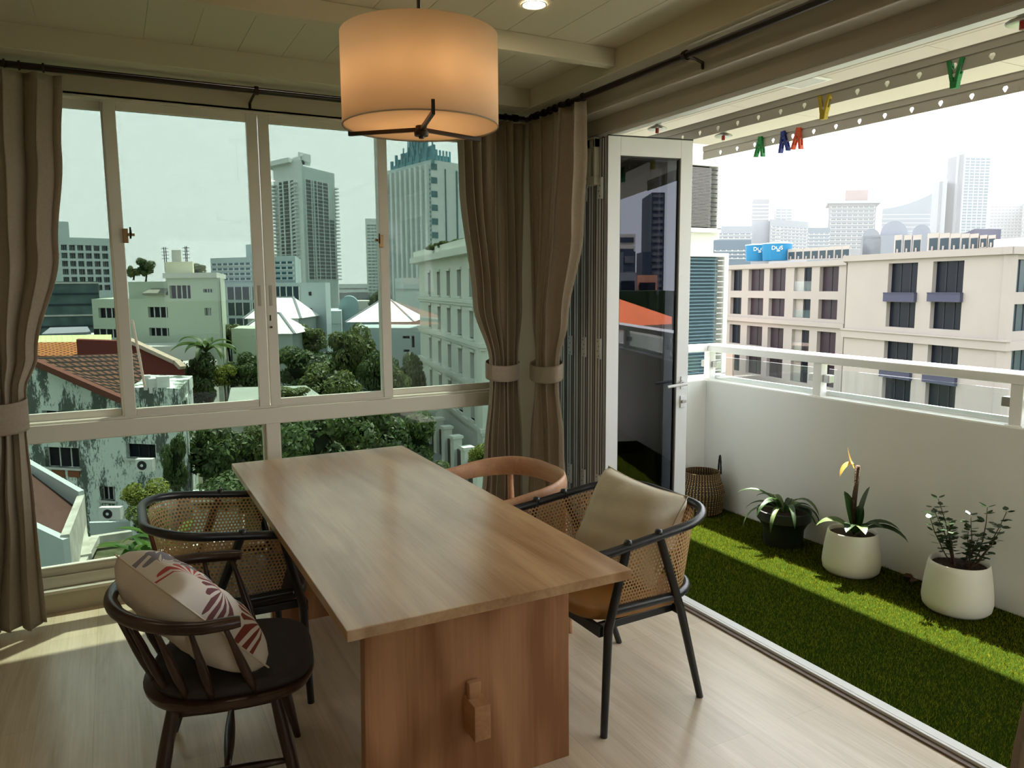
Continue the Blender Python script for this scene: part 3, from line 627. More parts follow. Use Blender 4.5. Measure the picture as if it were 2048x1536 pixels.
# ------------------------------------------------------------ spindle chair
m_wal = mat_wood('dark_walnut_stain', (.022, .009, .005), (.060, .026, .015), axis=2, rough=.3, spec=.5)
m_pad = mat('dark_brown_seat_fabric', (.030, .022, .016), .75, bump=.2, bscale=500)
sc_ = thing('spindle_chair', 'dark brown spindle-back wooden chair at the near left of the table', 'chair', (.245, 2.45, 0), -.16)
seatp = []
for k in range(48):
    a = 2*pi*k/48; c, s = math.cos(a), math.sin(a)
    e = .62 if c > 0 else .85
    seatp.append((.018+.252*math.copysign(abs(c)**e, c), .25*math.copysign(abs(s)**e, s)*(1 if c > -.3 else 1)))
def slab(pts, lv):
    m = M(); n = len(pts); vs = []
    for z, sc in lv: vs += [(x*sc, y*sc, z) for x, y in pts]
    k = len(lv); return m.add(vs, [(j*n+i, j*n+(i+1) % n, (j+1)*n+(i+1) % n, (j+1)*n+i) for j in range(k-1) for i in range(n)]+[tuple(range(n))[::-1], tuple(range((k-1)*n, k*n))])
slab(seatp, [(.385, .90), (.392, .96), (.405, .99), (.418, 1.0), (.422, .985)]).build('seat', m_wal, sc_, smooth=True, local=True, sharp=50)
slab([(x+.012, y) for x, y in seatp], [(.421, .86), (.426, .93), (.438, .95), (.452, .93), (.461, .85), (.466, .6), (.467, .25)]).build('seat_pad', m_pad, sc_, smooth=True, local=True)
def arc(a0, a1, rx, ry, cx, z, n=24): return [Vector((cx+rx*math.cos(a0+(a1-a0)*k/n), ry*math.sin(a0+(a1-a0)*k/n), z)) for k in range(n+1)]
# bow: straight arms joined by a round back
hw = .295; xb = -.285
bow = [Vector((.062-.022*k, -hw-.0+(.012*(1-k/4)), .672)) for k in range(4)]
for k in range(25):
    a = -pi/2-pi*k/24; bow.append(Vector((-.02+(xb+.02)*-math.cos(a) if False else -.035+math.cos(a)*(.270), math.sin(a)*hw, .672+.018*max(0, -math.cos(a)))))
bow += [Vector((-.012+.022*k, hw-(.004*k), .672)) for k in range(4)]
M().tube(bow, [.016]+[.019]*(len(bow)-2)+[.016], 14, ell=[1.0]*len(bow)).build('bow_rail', m_wal, sc_, smooth=True, local=True, sharp=60)
for k in range(11):
    a = -pi/2+.10-(pi-.2)*(k)/10 if True else 0
    if k in (0, 10): top = Vector((.020, (-hw+.004)*(1 if k == 0 else -1), .668)); bot = Vector((.095, (-.222)*(1 if k == 0 else -1), .415))
    else:
        a = -pi/2-pi*(k-.5)/9*1.0 if False else -pi/2-(pi)*(k-1)/8*.92-.125
        top = Vector((-.035+math.cos(a)*.270, math.sin(a)*hw, .668+.018*max(0, -math.cos(a)))); bot = Vector((-.0+math.cos(a)*.195, math.sin(a)*.225, .415))
    pts = [bot.lerp(top, q/6) for q in range(7)]
    M().tube(pts, [.008, .011, .014, .013, .010, .008, .007], 10).build('spindle', m_wal, sc_, smooth=True, local=True)
legs = {}
for sx in (-1, 1):
    for sy in (-1, 1):
        tp = Vector((sx*.14, sy*.15, .392)); bt = Vector((sx*.215, sy*.215, 0)); legs[(sx, sy)] = (tp, bt)
        M().tube([bt.lerp(tp, q/6) for q in range(7)], [.0115, .0145, .018, .021, .021, .018, .015], 12).build('leg', m_wal, sc_, smooth=True, local=True, sharp=60)
pt = lambda k, z: legs[k][1].lerp(legs[k][0], z/.392)
for sy in (-1, 1):
    a, b = pt((-1, sy), .17), pt((1, sy), .17); M().tube([a.lerp(b, q/6) for q in range(7)], [.008, .011, .014, .015, .014, .011, .008], 10).build('side_stretcher', m_wal, sc_, smooth=True, local=True)
a = (pt((-1, -1), .17)+pt((1, -1), .17))/2; b = (pt((-1, 1), .17)+pt((1, 1), .17))/2
M().tube([a.lerp(b, q/6) for q in range(7)], [.008, .012, .016, .017, .016, .012, .008], 10).build('cross_stretcher', m_wal, sc_, smooth=True, local=True)
# ------------------------------------------------------------ bentwood armchair, far right
m_oak = mat_wood('natural_beech', (.40, .19, .095), (.62, .36, .21), axis=1, rough=.45)
wc = thing('wooden_armchair', 'natural wood armchair with a curved band back, far right of the table', 'chair', (1.55, 3.10, 0), pi)
# local front is +x ; back at -x
P_ = upath(.18, -.27, .318, .27, n=12, z=lambda x: .672+.030*max(0, min(1, (.10-x)/.30)))
nb = len(P_); rr = []; el = []
for i in range(nb):
    k = abs(i/(nb-1)*2-1); rr.append(.014+.002*k); el.append(3.3-1.5*k**3)
M().tube(P_, rr, 16, ell=el).build('back_rail', m_oak, wc, smooth=True, local=True, sharp=70)
for s in (-1, 1):
    M().tube([(.21, s*.272, 0), (.20, s*.285, .40), (.13, s*.312, .678)], [.013, .017, .014], 12).build('front_leg', m_oak, wc, smooth=True, local=True, sharp=60)
    M().tube([(-.24, s*.235, 0), (-.19, s*.25, .40), (-.185, s*.262, .69)], [.013, .018, .014], 12).build('rear_leg', m_oak, wc, smooth=True, local=True, sharp=60)
slab([(x*1.03+.01, y*1.0) for x, y in seatp], [(.405, .93), (.412, .99), (.432, 1.0), (.440, .96), (.434, .6), (.432, .3)]).build('seat', m_oak, wc, smooth=True, local=True, sharp=60)
# ------------------------------------------------------------ cushions
def cushion(name, label, origin, U, V, W, size, thick, mt, mt2=None, seam=None):
    """origin = centre; U,V in-plane unit axes, W normal (front)"""
    t = thing(name, label, 'cushion', origin); U, V, W = Vector(U).normalized(), Vector(V).normalized(), Vector(W).normalized(); n = 26
    R = random.Random(hash(label) % 1000 if False else len(label))
    def side(sg):
        def fn(u, v):
            a, b = u*2-1, v*2-1
            pin = 1-.10*(1-abs(a)**2.5)*(abs(b)**6)-.0
            x = a*(1-.085*(1-b*b)*0-.07*(b*b)*0)*size/2; y = b*size/2
            x *= 1-.09*(1-abs(b)**2)*abs(a)**4; y *= 1-.09*(1-abs(a)**2)*abs(b)**4
            h = max(0, (1-a**4)*(1-b**4))**.46*thick/2
            h += .004*math.sin(a*9+b*4)*(1-a*a)*(1-b*b)+.003*math.sin(b*14-a*3)*(1-a*a)
            return Vector(origin)+U*x+V*y+W*h*sg
        return fn
    uvf = lambda u, v: (u, v)
    M().grid(side(1), n, n, uvfn=uvf).build('front_cover', mt, t, smooth=True)
    M().grid(side(-1), n, n, uvfn=uvf).build('back_cover', mt2 or mt, t, smooth=True)
    # piping round the edge
    edge = []
    f = side(0)
    for k in range(n): edge.append(f(k/n, 0))
    for k in range(n): edge.append(f(1, k/n))
    for k in range(n): edge.append(f(1-k/n, 1))
    for k in range(n): edge.append(f(0, 1-k/n))
    M().tube(edge, .0028, 6, closed=True).build('piping', mt2 or mt, t, smooth=True)
    return t
m_cream = mat('plain_cream_cotton', (.62, .53, .42), .85, var=.06, vscale=20, bump=.12, bscale=300)
# printed front: fan-shaped flower heads
m_flor, nt, out = mk('floral_print_cotton'); L_ = nt.links.new
b_ = N(nt, 'ShaderNodeBsdfPrincipled', Roughness=.85); uv_ = N(nt, 'ShaderNodeTexCoord')
col_ = None; prev = None
def flower(cx, cy, ang, col, r0=.05, r1=.19, npet=7, spread=1.15):
    """fan of petals in UV space"""
    global prev
    sb = N(nt, 'ShaderNodeVectorMath', _operation='SUBTRACT'); sb.inputs[1].default_value = (cx, cy, 0); L_(uv_.outputs['UV'], sb.inputs[0])
    ro = N(nt, 'ShaderNodeVectorRotate', _rotation_type='Z_AXIS'); ro.inputs['Angle'].default_value = -ang; L_(sb.outputs[0], ro.inputs['Vector'])
    sx = N(nt, 'ShaderNodeSeparateXYZ'); L_(ro.outputs[0], sx.inputs[0])
    at = N(nt, 'ShaderNodeMath', _operation='ARCTAN2'); L_(sx.outputs[1], at.inputs[0]); L_(sx.outputs[0], at.inputs[1])
    ln = N(nt, 'ShaderNodeVectorMath', _operation='LENGTH'); L_(ro.outputs[0], ln.inputs[0])
    ab = N(nt, 'ShaderNodeMath', _operation='ABSOLUTE'); L_(at.outputs[0], ab.inputs[0])
    fan = N(nt, 'ShaderNodeMath', _operation='LESS_THAN'); fan.inputs[1].default_value = spread; L_(ab.outputs[0], fan.inputs[0])
    m1 = N(nt, 'ShaderNodeMath', _operation='MULTIPLY'); m1.inputs[1].default_value = npet*pi/spread/2*1.0; L_(at.outputs[0], m1.inputs[0])
    cs = N(nt, 'ShaderNodeMath', _operation='COSINE'); 
    m1b = N(nt, 'ShaderNodeMath', _operation='MULTIPLY'); m1b.inputs[1].default_value = 2.; L_(m1.outputs[0], m1b.inputs[0]); L_(m1b.outputs[0], cs.inputs[0])
    # petal radius and width grow outwards
    rr_ = N(nt, 'ShaderNodeMapRange'); rr_.inputs['From Min'].default_value = r0; rr_.inputs['From Max'].default_value = r1; rr_.inputs['To Min'].default_value = .70; rr_.inputs['To Max'].default_value = -.65; L_(ln.outputs['Value'], rr_.inputs['Value'])
    g = N(nt, 'ShaderNodeMath', _operation='GREATER_THAN'); L_(cs.outputs[0], g.inputs[0]); L_(rr_.outputs[0], g.inputs[1])
    i0 = N(nt, 'ShaderNodeMath', _operation='GREATER_THAN'); i0.inputs[1].default_value = r0*.5; L_(ln.outputs['Value'], i0.inputs[0])
    lim = N(nt, 'ShaderNodeMath', _operation='MULTIPLY_ADD'); lim.inputs[1].default_value = .018; lim.inputs[2].default_value = r1; L_(cs.outputs[0], lim.inputs[0])
    i1 = N(nt, 'ShaderNodeMath', _operation='LESS_THAN'); L_(ln.outputs['Value'], i1.inputs[0]); L_(lim.outputs[0], i1.inputs[1])
    p = fan.outputs[0]
    for q in (g, i0, i1):
        mm = N(nt, 'ShaderNodeMath', _operation='MULTIPLY'); L_(p, mm.inputs[0]); L_(q.outputs[0], mm.inputs[1]); p = mm.outputs[0]
    mx = N(nt, 'ShaderNodeMix', _data_type='RGBA'); L_(p, mx.inputs[0])
    if prev is None: mx.inputs[6].default_value = (.66, .60, .54, 1)
    else: L_(prev, mx.inputs[6])
    mx.inputs[7].default_value = rgb(col); prev = mx.outputs[2]
red, plum, rust, grey = (.42, .06, .05), (.16, .055, .06), (.20, .035, .022), (.20, .19, .22)
flower(.17, .16, 1.9, rust, .05, 0.244, 7, 1.3)
flower(.52, .22, 2.6, grey, .05, 0.268, 7, 1.3)
flower(.30, .52, .3, grey, .05, 0.220, 6, 1.3)
flower(.20, .60, 2.6, plum, .04, 0.207, 7, 1.3)
flower(.22, .86, -.5, red, .05, 0.244, 8, 1.3)
flower(.55, .62, 1.2, plum, .05, 0.232, 7, 1.3)
flower(.82, .40, 2.2, rust, .05, 0.244, 7, 1.3)
flower(.85, .80, 3.2, grey, .05, 0.268, 7, 1.3)
flower(.55, .95, -1.2, grey, .05, 0.244, 7, 1.3)
L_(prev, b_.inputs['Base Color']); L_(b_.outputs[0], out.inputs[0])
# floral cushion leans back on the spindle chair; U runs away from the camera, V up the slope
ra = -.16
Vd_ = Vector((-.65, .54, .53)).normalized(); Pd = Vector((.12, .80, -.50)); Pd = (Pd-Vd_*Pd.dot(Vd_)).normalized()
Wd = Vd_.cross(Pd)
if Wd.z < 0: Wd = -Wd
Pd = (Pd*math.cos(.07)+Wd*math.sin(.07)).normalized(); Wd = Vd_.cross(Pd)
if Wd.z < 0: Wd = -Wd
cushion('floral_cushion', 'cream cushion printed with red, plum and grey fan flowers on the spindle chair', Vector((.150, 2.385, .640)), (Vd_+Pd*.74), (Vd_-Pd*.74), Wd, .365, .19, m_flor, m_cream)
m_plain = mat('beige_linen_cushion', (.62, .55, .41), .85, var=.08, vscale=14, bump=.3, bscale=18)
Ud = Vector((.25, -.93, -.12)).normalized(); Vd = Vector((.42, .0, .86)); Vd = (Vd-Ud*Vd.dot(Ud)).normalized(); Wd = Vd.cross(Ud)
if Wd.x > 0: Wd = -Wd
cushion('plain_cushion', 'plain beige cushion propped in the right cane armchair', (1.775, 2.41, .638), Ud, Vd, Wd, .40, .23, m_plain)
# ------------------------------------------------------------ balcony plants and basket
m_pot = mat('matt_white_ceramic', (.78, .76, .66), .45)
m_soil = mat('potting_soil', (.035, .018, .010), .95, bump=1, bscale=90)
m_blkpot = mat('black_plastic_pot', (.014, .018, .016), .5)
m_leafd = mat('dark_green_leaf', (.035, .085, .022), .4, var=.4, vscale=15, trans=.3)
m_leafv = mat('variegated_leaf', (.16, .22, .07), .45, c2=(.04, .09, .02), vscale=12, trans=.35)
m_leaf2 = mat('glossy_green_leaf', (.030, .07, .020), .35, var=.4, vscale=25, trans=.3)
m_stem = mat('woody_stem', (.075, .045, .025), .8, bump=1, bscale=120)
m_yel = mat('withered_yellow_leaf', (.75, .50, .10), .6, c2=(.45, .2, .03), vscale=30, trans=.4)
def blade(base, dr, ln, w, droop, up=1., n=10, fold=.25, tip=1.):
    """strap leaf as M: starts at base heading dr(xy angle), arches"""
    base = Vector(base); dx = Vector((math.cos(dr), math.sin(dr), 0)); sd = Vector((-math.sin(dr), math.cos(dr), 0)); m = M(); vs = []; p = base.copy(); el = up
    for k in range(n+1):
        t = k/n; wd = w*(math.sin(pi*min(1, .12+t*.88))**.7)*(1 if t < .97 else .05)
        vs += [p-sd*wd/2+Vector((0, 0, fold*wd)), p.copy(), p+sd*wd/2+Vector((0, 0, fold*wd))]
        a = el-droop*t; p = p+(dx*math.cos(a)+Vector((0, 0, math.sin(a))))*ln/n
    return m.add(vs, [(k*3+j, k*3+j+1, k*3+j+4, k*3+j+3) for k in range(n) for j in (0, 1)])
def pot(name, label, c, prof, mt, soilr, soilz):
    t = thing(name, label, 'potted plant', c)
    M().lathe(prof, c, 40, cap=(True, False)).build('pot', mt, t, smooth=True, sharp=50)
    M().lathe([(0, soilz+.006), (soilr*.5, soilz+.008), (soilr, soilz)], c, 24, cap=(False, False)).build('soil', m_soil, t, smooth=True)
    return t
z0 = .012
# strap-leaf plant in black pot
c1 = (3.575, 3.262, z0)
p1 = pot('strap_leaf_plant', 'low strap-leaved plant in a black pot beside the basket', c1, [(.10, 0), (.115, .004), (.12, .10), (.15, .155), (.158, .158), (.16, .215), (.152, .218), (.15, .205)], m_blkpot, .15, .20)
R = random.Random(4); 
for k in range(20):
    a = k*2.4+R.uniform(-.3, .3); ln = R.uniform(.20, .33); up_ = R.uniform(.5, 1.35)
    b0 = Vector(c1)+Vector((math.cos(a)*.03, math.sin(a)*.03, .205))
    if math.cos(a) > .35: ln *= .55; up_ = max(up_, 1.1)
    blade(b0, a, ln, R.uniform(.026, .036), R.uniform(1.7, 2.6), up_).build('leaf', m_leafv if k % 3 == 0 else m_leafd, p1, smooth=True)
# dracaena
c2 = (3.545, 2.748, z0)
wp = [(.10, 0), (.13, .003), (.146, .02), (.152, .055), (.150, .09), (.143, .15), (.133, .21), (.128, .232), (.125, .236), (.121, .232), (.122, .21)]
p2 = pot('dracaena', 'white pot holding a bare cane with a withered yellow tip and broad green leaves', c2, wp, m_pot, .123, .21)
cb = Vector(c2)
M().tube([cb+Vector((0, 0, .2)), cb+Vector((.0, -.0, .4)), cb+Vector((.012, -.004, .60))], [.015, .0135, .0125], 10).build('cane', m_stem, p2, smooth=True)
bl = M(); bl.add(blade(cb+Vector((.0, .01, .58)), 2.2, .13, .055, -.6, 1.0).v, blade(cb+Vector((.0, .01, .58)), 2.2, .13, .055, -.6, 1.0).f); q = blade(cb+Vector((-.01, .01, .61)), 2.6, .11, .06, 1.2, -.3); bl.add(q.v, q.f)
bl.build('withered_leaf', m_yel, p2, smooth=True)
for k, (a, ln, w, up_, dp, mt, zz) in enumerate([(2.3, .22, .075, 1.0, 1.9, m_leafv, .26), (-.9, .27, .055, 1.25, 2.1, m_leafd, .24), (-1.1, .30, .06, .9, 1.9, m_leafd, .25), (1.6, .2, .06, 1.5, .6, m_leafd, .3), (-.7, .26, .075, 1.52, .35, m_leafd, .28),
        (-2.2, .20, .05, .9, 1.5, m_leafv, .28), (3.6, .22, .05, 1.0, 1.6, m_leafd, .27), (-1.6, .2, .045, 1.1, 1.5, m_leafd, .27), (.3, .16, .05, 1.4, .6, m_leafd, .27), (-2.7, .20, .04, 1.1, 1.7, m_leafd, .27)]):
    blade(cb+Vector((.012*math.cos(a)-.01, .012*math.sin(a)-.02, zz-.04)), a, ln, w*1.35, dp, up_, fold=.15).build('leaf', mt, p2, smooth=True)
# small shrub with round leaves
c3 = (3.575, 2.165, z0)
p3 = pot('leafy_shrub', 'white pot holding a small branching shrub, nearest on the right', c3, [(r*1.03, z*1.04) for r, z in wp], m_pot, .127, .215)
R = random.Random(12); cb = Vector(c3)+Vector((0, 0, .2)); n_ = 0
brs = [(2.5, .30, .9), (2.0, .30, 1.2), (1.6, .34, 1.35), (-1.35, .30, 1.1), (-1.1, .36, 1.2), (-1.8, .32, .8), (-1.5, .38, .95), (3.0, .24, 1.0), (-.4, .2, 1.3), (1.2, .22, 1.1), (-2.4, .22, 1.1)]
for a, ln, el_ in brs:
    base = cb+Vector((R.uniform(-.03, .03), .04*math.sin(a), 0)); pts = [base]; d = Vector((math.cos(a)*math.cos(el_)*.6, math.sin(a)*math.cos(el_), math.sin(el_)))
    lf = M()
    for k in range(9):
        d = (d+Vector((R.uniform(-.12, .12), R.uniform(-.12, .12), R.uniform(0, .12)))).normalized(); np_ = pts[-1]+d*ln/9
        np_.x = min(np_.x, 3.72); pts.append(np_)
        if k > 1:
            for q in range(4):
                an = R.uniform(0, 2*pi); w = R.uniform(.024, .034); dl = (Vector((math.cos(an), math.sin(an), R.uniform(-.1, .5)))).normalized(); sd = dl.cross(Vector((R.uniform(-.3, .3), .2, 1))).normalized(); o_ = np_+dl*.006
                o_.x = min(o_.x, 3.71)
                vs = [o_, o_+dl*w*.35+sd*w*.42, o_+dl*w*.8+sd*w*.42, o_+dl*w*1.25, o_+dl*w*.8-sd*w*.42, o_+dl*w*.35-sd*w*.42]
                for v in vs: v.x = min(v.x, 3.765)
                lf.add(vs, [(0, 1, 2, 3, 4, 5)])
    o = M().tube(pts, [.004-.0003*k for k in range(len(pts))], 6).build('branch', m_stem, p3, smooth=True)
    lf.build('leaves', m_leaf2, o)
# seagrass basket
m_bask, nt, out = mk('black_and_natural_seagrass'); L_ = nt.links.new
b_ = N(nt, 'ShaderNodeBsdfPrincipled', Roughness=.75); uv_ = N(nt, 'ShaderNodeTexCoord'); br = N(nt, 'ShaderNodeTexBrick', Scale=1., Mortar__Size=.0022, Brick__Width=.022, Row__Height=.0105, Mortar__Smooth=.2)
br.inputs['Color1'].default_value = (.50, .31, .12, 1); br.inputs['Color2'].default_value = (.36, .21, .08, 1); br.inputs['Mortar'].default_value = (.008, .007, .006, 1); br.offset = .5; br.inputs['Bias'].default_value = 0
L_(uv_.outputs['UV'], br.inputs['Vector'])
wv = N(nt, 'ShaderNodeTexWave', _wave_type='BANDS', _bands_direction='X', Scale=1/.022*.5*2*.159*2, Distortion=0.); L_(uv_.outputs['UV'], wv.inputs['Vector'])
gt = N(nt, 'ShaderNodeMath', _operation='GREATER_THAN'); gt.inputs[1].default_value = .42; L_(wv.outputs['Fac'], gt.inputs[0])
mx = N(nt, 'ShaderNodeMix', _data_type='RGBA'); mx.inputs[6].default_value = (.010, .008, .007, 1); L_(gt.outputs[0], mx.inputs[0]); L_(br.outputs[0], mx.inputs[7]); L_(mx.outputs[2], b_.inputs['Base Color'])
bp = N(nt, 'ShaderNodeBump', Strength=.6, Distance=.003); L_(br.outputs['Fac'], bp.inputs['Height']); bp.invert = True; L_(bp.outputs[0], b_.inputs['Normal']); L_(b_.outputs[0], out.inputs[0])
cbk = (3.575, 4.01, z0); bk = thing('seagrass_basket', 'black and natural woven seagrass belly basket in the balcony corner', 'basket', cbk)
prof = [(.115, 0), (.142, .01), (.148, .05), (.150, .10), (.158, .135), (.160, .150), (.150, .19), (.135, .23), (.126, .26), (.122, .285), (.124, .295)]
def bfn(u, v):
    k = v*(len(prof)-1); i = min(int(k), len(prof)-2); f = k-i; r = prof[i][0]*(1-f)+prof[i+1][0]*f; z = prof[i][1]*(1-f)+prof[i+1][1]*f
    r += .0015*math.sin(u*2*pi*42+round(v*28)*pi); return Vector((cbk[0]+r*math.cos(u*2*pi), cbk[1]+r*math.sin(u*2*pi), cbk[2]+z))
M().grid(bfn, 168, 56, uvfn=lambda u, v: (u*.95, v*.36)).build('body', m_bask, bk, smooth=True, solid=.004)
M().lathe([(0, .012), (.11, .012)], cbk, 20, cap=(False, False)).build('base', m_bask, bk)
for a0, tw in ((-.55, 0), (2.6, 1)):
    pts = []
    for k in range(15):
        t = k/14; s = (t-.5)*.09; h = math.sin(pi*t)**.8*.12
        cx = cbk[0]+.125*math.cos(a0)-math.sin(a0)*s; cy = cbk[1]+.125*math.sin(a0)+math.cos(a0)*s
        hh = h if tw == 0 else -h*.25+.0; ex = .0 if tw == 0 else .01
        pts.append(Vector((cx+math.cos(a0)*ex*math.sin(pi*t), cy, cbk[2]+.285+hh)))
    M().tube(pts, [.0055+.0012*(k % 2) for k in range(15)], 8).build('handle', m_bask, bk, smooth=True)
# dry leaves lying on the turf
t = M()
for q in range(4):
    b = blade((3.66+.012*q, 2.50-.02*q, .03), 1.0*q, .07, .04, .9, .5); t.add(b.v, b.f)
tag(t.build('fallen_leaves', mat('dry_brown_leaf', (.07, .025, .012), .8), smooth=True), 'small heap of dry brown leaves on the turf between the two white pots', 'leaves')
# ------------------------------------------------------------ outside
GZ = -13.2
_mat0 = mat
def mat(*a, **k):
    k.setdefault('spec', .08); return _mat0(*a, **k)
m_winG = mat('dark_window_glass', (.008, .010, .016), .3, spec=.12)
m_winG2 = mat('blue_window_glass', (.022, .042, .052), .3, spec=.2)
m_winP = mat('brown_tinted_glass', (.035, .024, .03), .3, spec=.12)
m_curt = mat('drawn_window_curtain', (.20, .16, .15), .8)
m_wframe = mat('white_window_bars', (.55, .58, .56), .5)
m_dframe = mat('dark_window_bars', (.03, .03, .035), .5)
m_conc = mat('pale_concrete', (.55, .55, .50), .8, var=.1, vscale=.5)
m_road = mat('asphalt', (.13, .13, .12), .9, var=.2, vscale=.4)
m_ground = mat('city_ground', (.10, .11, .075), .95, c2=(.04, .06, .02), vscale=.08)
M().box(-900, 1500, -900, 1500, GZ-.5, GZ).build('ground', m_ground)['kind'] = 'structure'
class Fac:
    """vertical facade plane through two image columns at given forward depths"""
    def __init__(s, xa, Da, xb, Db, yref=560, end=None):
        a = atD(xa, yref, Da); b = atD(xb, yref, Db); s.P = Vector((a.x, a.y, 0)); s.Q = Vector((b.x, b.y, 0))
        s.d = (s.Q-s.P); s.L = s.d.length; s.d.normalize(); s.n = Vector((s.d.y, -s.d.x, 0))
        if s.n.dot(Vector((CAM.x, CAM.y, 0))-s.P) < 0: s.n = -s.n
        e = end or ('R' if (xa+xb)/2 < 1024 else 'L')
        s.b = (s.Q if e == 'R' else s.P).normalized()      # the block runs back along this direction
    def uz(s, px, py):
        r = ray(px, py); t = (s.P-CAM).dot(s.n)/r.dot(s.n); p = CAM+r*t; return ((p-s.P).dot(s.d), p.z)
    def at(s, u, z, o=0):
        p = s.P+s.d*u+(s.n*o if o > -1.2 else s.n*-1.2+s.b*(-o-1.2)); return Vector((p.x, p.y, z))
    def rect(s, x0, x1, y0, y1):
        u0, _ = s.uz(x0, (y0+y1)/2); u1, _ = s.uz(x1, (y0+y1)/2); _, z1 = s.uz((x0+x1)/2, y0); _, z0 = s.uz((x0+x1)/2, y1)
        return (min(u0, u1), max(u0, u1), min(z0, z1), max(z0, z1))
    def sbox(s, m, u0, u1, z0, z1, o0, o1): return m.pbox(s.at(u0, z0, o0), s.d*(u1-u0), s.at(u0, z0, o1)-s.at(u0, z0, o0), (0, 0, z1-z0))
    def wall(s, m, u0, u1, z0, z1, holes, th, uvs=False):
        us = sorted({u0, u1, *[h[0] for h in holes], *[h[1] for h in holes]}); zs = sorted({z0, z1, *[h[2] for h in holes], *[h[3] for h in holes]})
        us = [u for u in us if u0 <= u <= u1]; zs = [z for z in zs if z0 <= z <= z1]
        for za, zb in zip(zs[:-1], zs[1:]):
            if zb-za < 1e-4: continue
            run = None
            for ua, ub in zip(us[:-1], us[1:]):
                cu, cz = (ua+ub)/2, (za+zb)/2
                solid = not any(h[0] < cu < h[1] and h[2] < cz < h[3] for h in holes)
                if solid and run is None: run = ua
                if not solid and run is not None: s.sbox(m, run, ua, za, zb, -th, 0); run = None
            if run is not None: s.sbox(m, run, u1, za, zb, -th, 0)
        return m
    def grid(s, u0, u1, z0, z1, nu, nz, fu=.6, fz=.55):
        du, dz = (u1-u0)/nu, (z1-z0)/nz
        return [(u0+du*(i+.5-fu/2), u0+du*(i+.5+fu/2), z0+dz*(j+.5-fz/2), z0+dz*(j+.5+fz/2)) for j in range(nz) for i in range(nu)]
def building(name, label, fac, top, depth, mt, holes=(), wm=None, th=.3, z0=GZ, bars=1, cornice=0, parts=True, cat='building', u=None, barm=None, parent=None, pane2=None, ppar=None):
    u0, u1 = u if u else (0, fac.L)
    t = parent or thing(name, label, cat, fac.at((u0+u1)/2, z0, -depth/2))
    m = M(); fac.wall(m, u0, u1, z0, top, list(holes), th); fac.sbox(m, u0, u1, z0, top, -depth, -th-.12)
    fac.sbox(m, u0, u1, top-.3, top, -th-.2, -th+.05); fac.sbox(m, u0, u0+.05, z0, top, -th-.2, -th); fac.sbox(m, u1-.05, u1, z0, top, -th-.2, -th)
    m.build('wall', mt, t)
    if cornice:
        c = M(); fac.sbox(c, u0-cornice, u1+cornice, top-.5, top+.1, -depth, cornice); c.build('cornice', mt, t)
    for k, h in enumerate(holes):
        w = M(); fac.sbox(w, h[0], h[1], h[2], h[3], -th-.06, -th)
        mm = wm[k % len(wm)] if isinstance(wm, (list, tuple)) else (wm or m_winG)
        o = w.build('window', mm, t)
        if bars:
            b = M(); wd = max(.04, (h[1]-h[0])*.03)
            for q in range(1, bars+1): uu = h[0]+(h[1]-h[0])*q/(bars+1); fac.sbox(b, uu-wd/2, uu+wd/2, h[2], h[3], -th, -th+.05)
            b.build('window_bar', barm or m_wframe, o)
    return t
def bands(fac, t, z0, z1, n, frac, mt, u=None, mull=0, off=.0, mt2=None, name='window_band'):
    """ribbon windows standing in shallow bands, one part per storey"""
    u0, u1 = u if u else (.3, fac.L-.3); dz = (z1-z0)/n
    for k in range(n):
        m = M(); a = z0+dz*k+dz*(1-frac)/2; fac.sbox(m, u0, u1, a, a+dz*frac, -.3, .06+off); o = m.build(name, mt, t)
        if mull:
            b = M()
            for q in range(mull+1): uu = u0+(u1-u0)*q/mull; fac.sbox(b, uu-.12, uu+.12, a, a+dz*frac, 0, .16+off)
            fac.sbox(b, u0, u1, a-.05, a+.05, 0, .12+off)
            b.build('mullion', mt2 or m_wframe, o)
# ---- stone block across the street (right)
m_stone = mat_tile('cream_stone_cladding', (.60, .53, .48), (.64, .57, .52), (.52, .46, .41), 1.6, .62, mortar=.012)
m_stone = mat('cream_stone_cladding_plain', (.31, .27, .245), .8, var=.05, vscale=.35)
m_band = mat('dark_blue_spandrel', (.055, .055, .085), .4)
def px_holes(f, xs, ys): return [f.rect(a, b, c, d) for a, b in xs for c, d in ys]
f1 = Fac(1694, 80, 2020, 62)
_, top1 = f1.uz(1850, 505)
hA = [f1.rect(1778, 1833, 526, 585), f1.rect(1772, 1830, 604, 655), f1.rect(1768, 1822, 681, 741), f1.rect(1764, 1820, 757, 812), f1.rect(1760, 1815, 832, 890)]
hB = [f1.rect(1866, 1927, 522, 585), f1.rect(1860, 1921, 604, 659), f1.rect(1855, 1914, 688, 748), f1.rect(1849, 1910, 768, 826), f1.rect(1844, 1904, 850, 910)]
for H_ in (hA, hB):
    ua = min(h[0] for h in H_[:2]); ub = max(h[1] for h in H_[:2])
    for i, h in enumerate(H_): H_[i] = (ua, ub, h[2], h[3])
t1 = building('stone_building', 'large cream stone apartment block with dark paired windows, seen over the balcony rail', f1, top1, 26, m_stone, hA+hB, m_winG, th=.45, bars=2, cornice=.35, barm=m_dframe)
_, zc = f1.uz(1850, 677); c = M(); f1.sbox(c, -.2, f1.L+.3, zc-.5, zc+.25, -.2, .25); f1.sbox(c, -.2, f1.L+.4, zc+.25, zc+.4, -.2, .4); c.build('string_course', m_stone, t1)
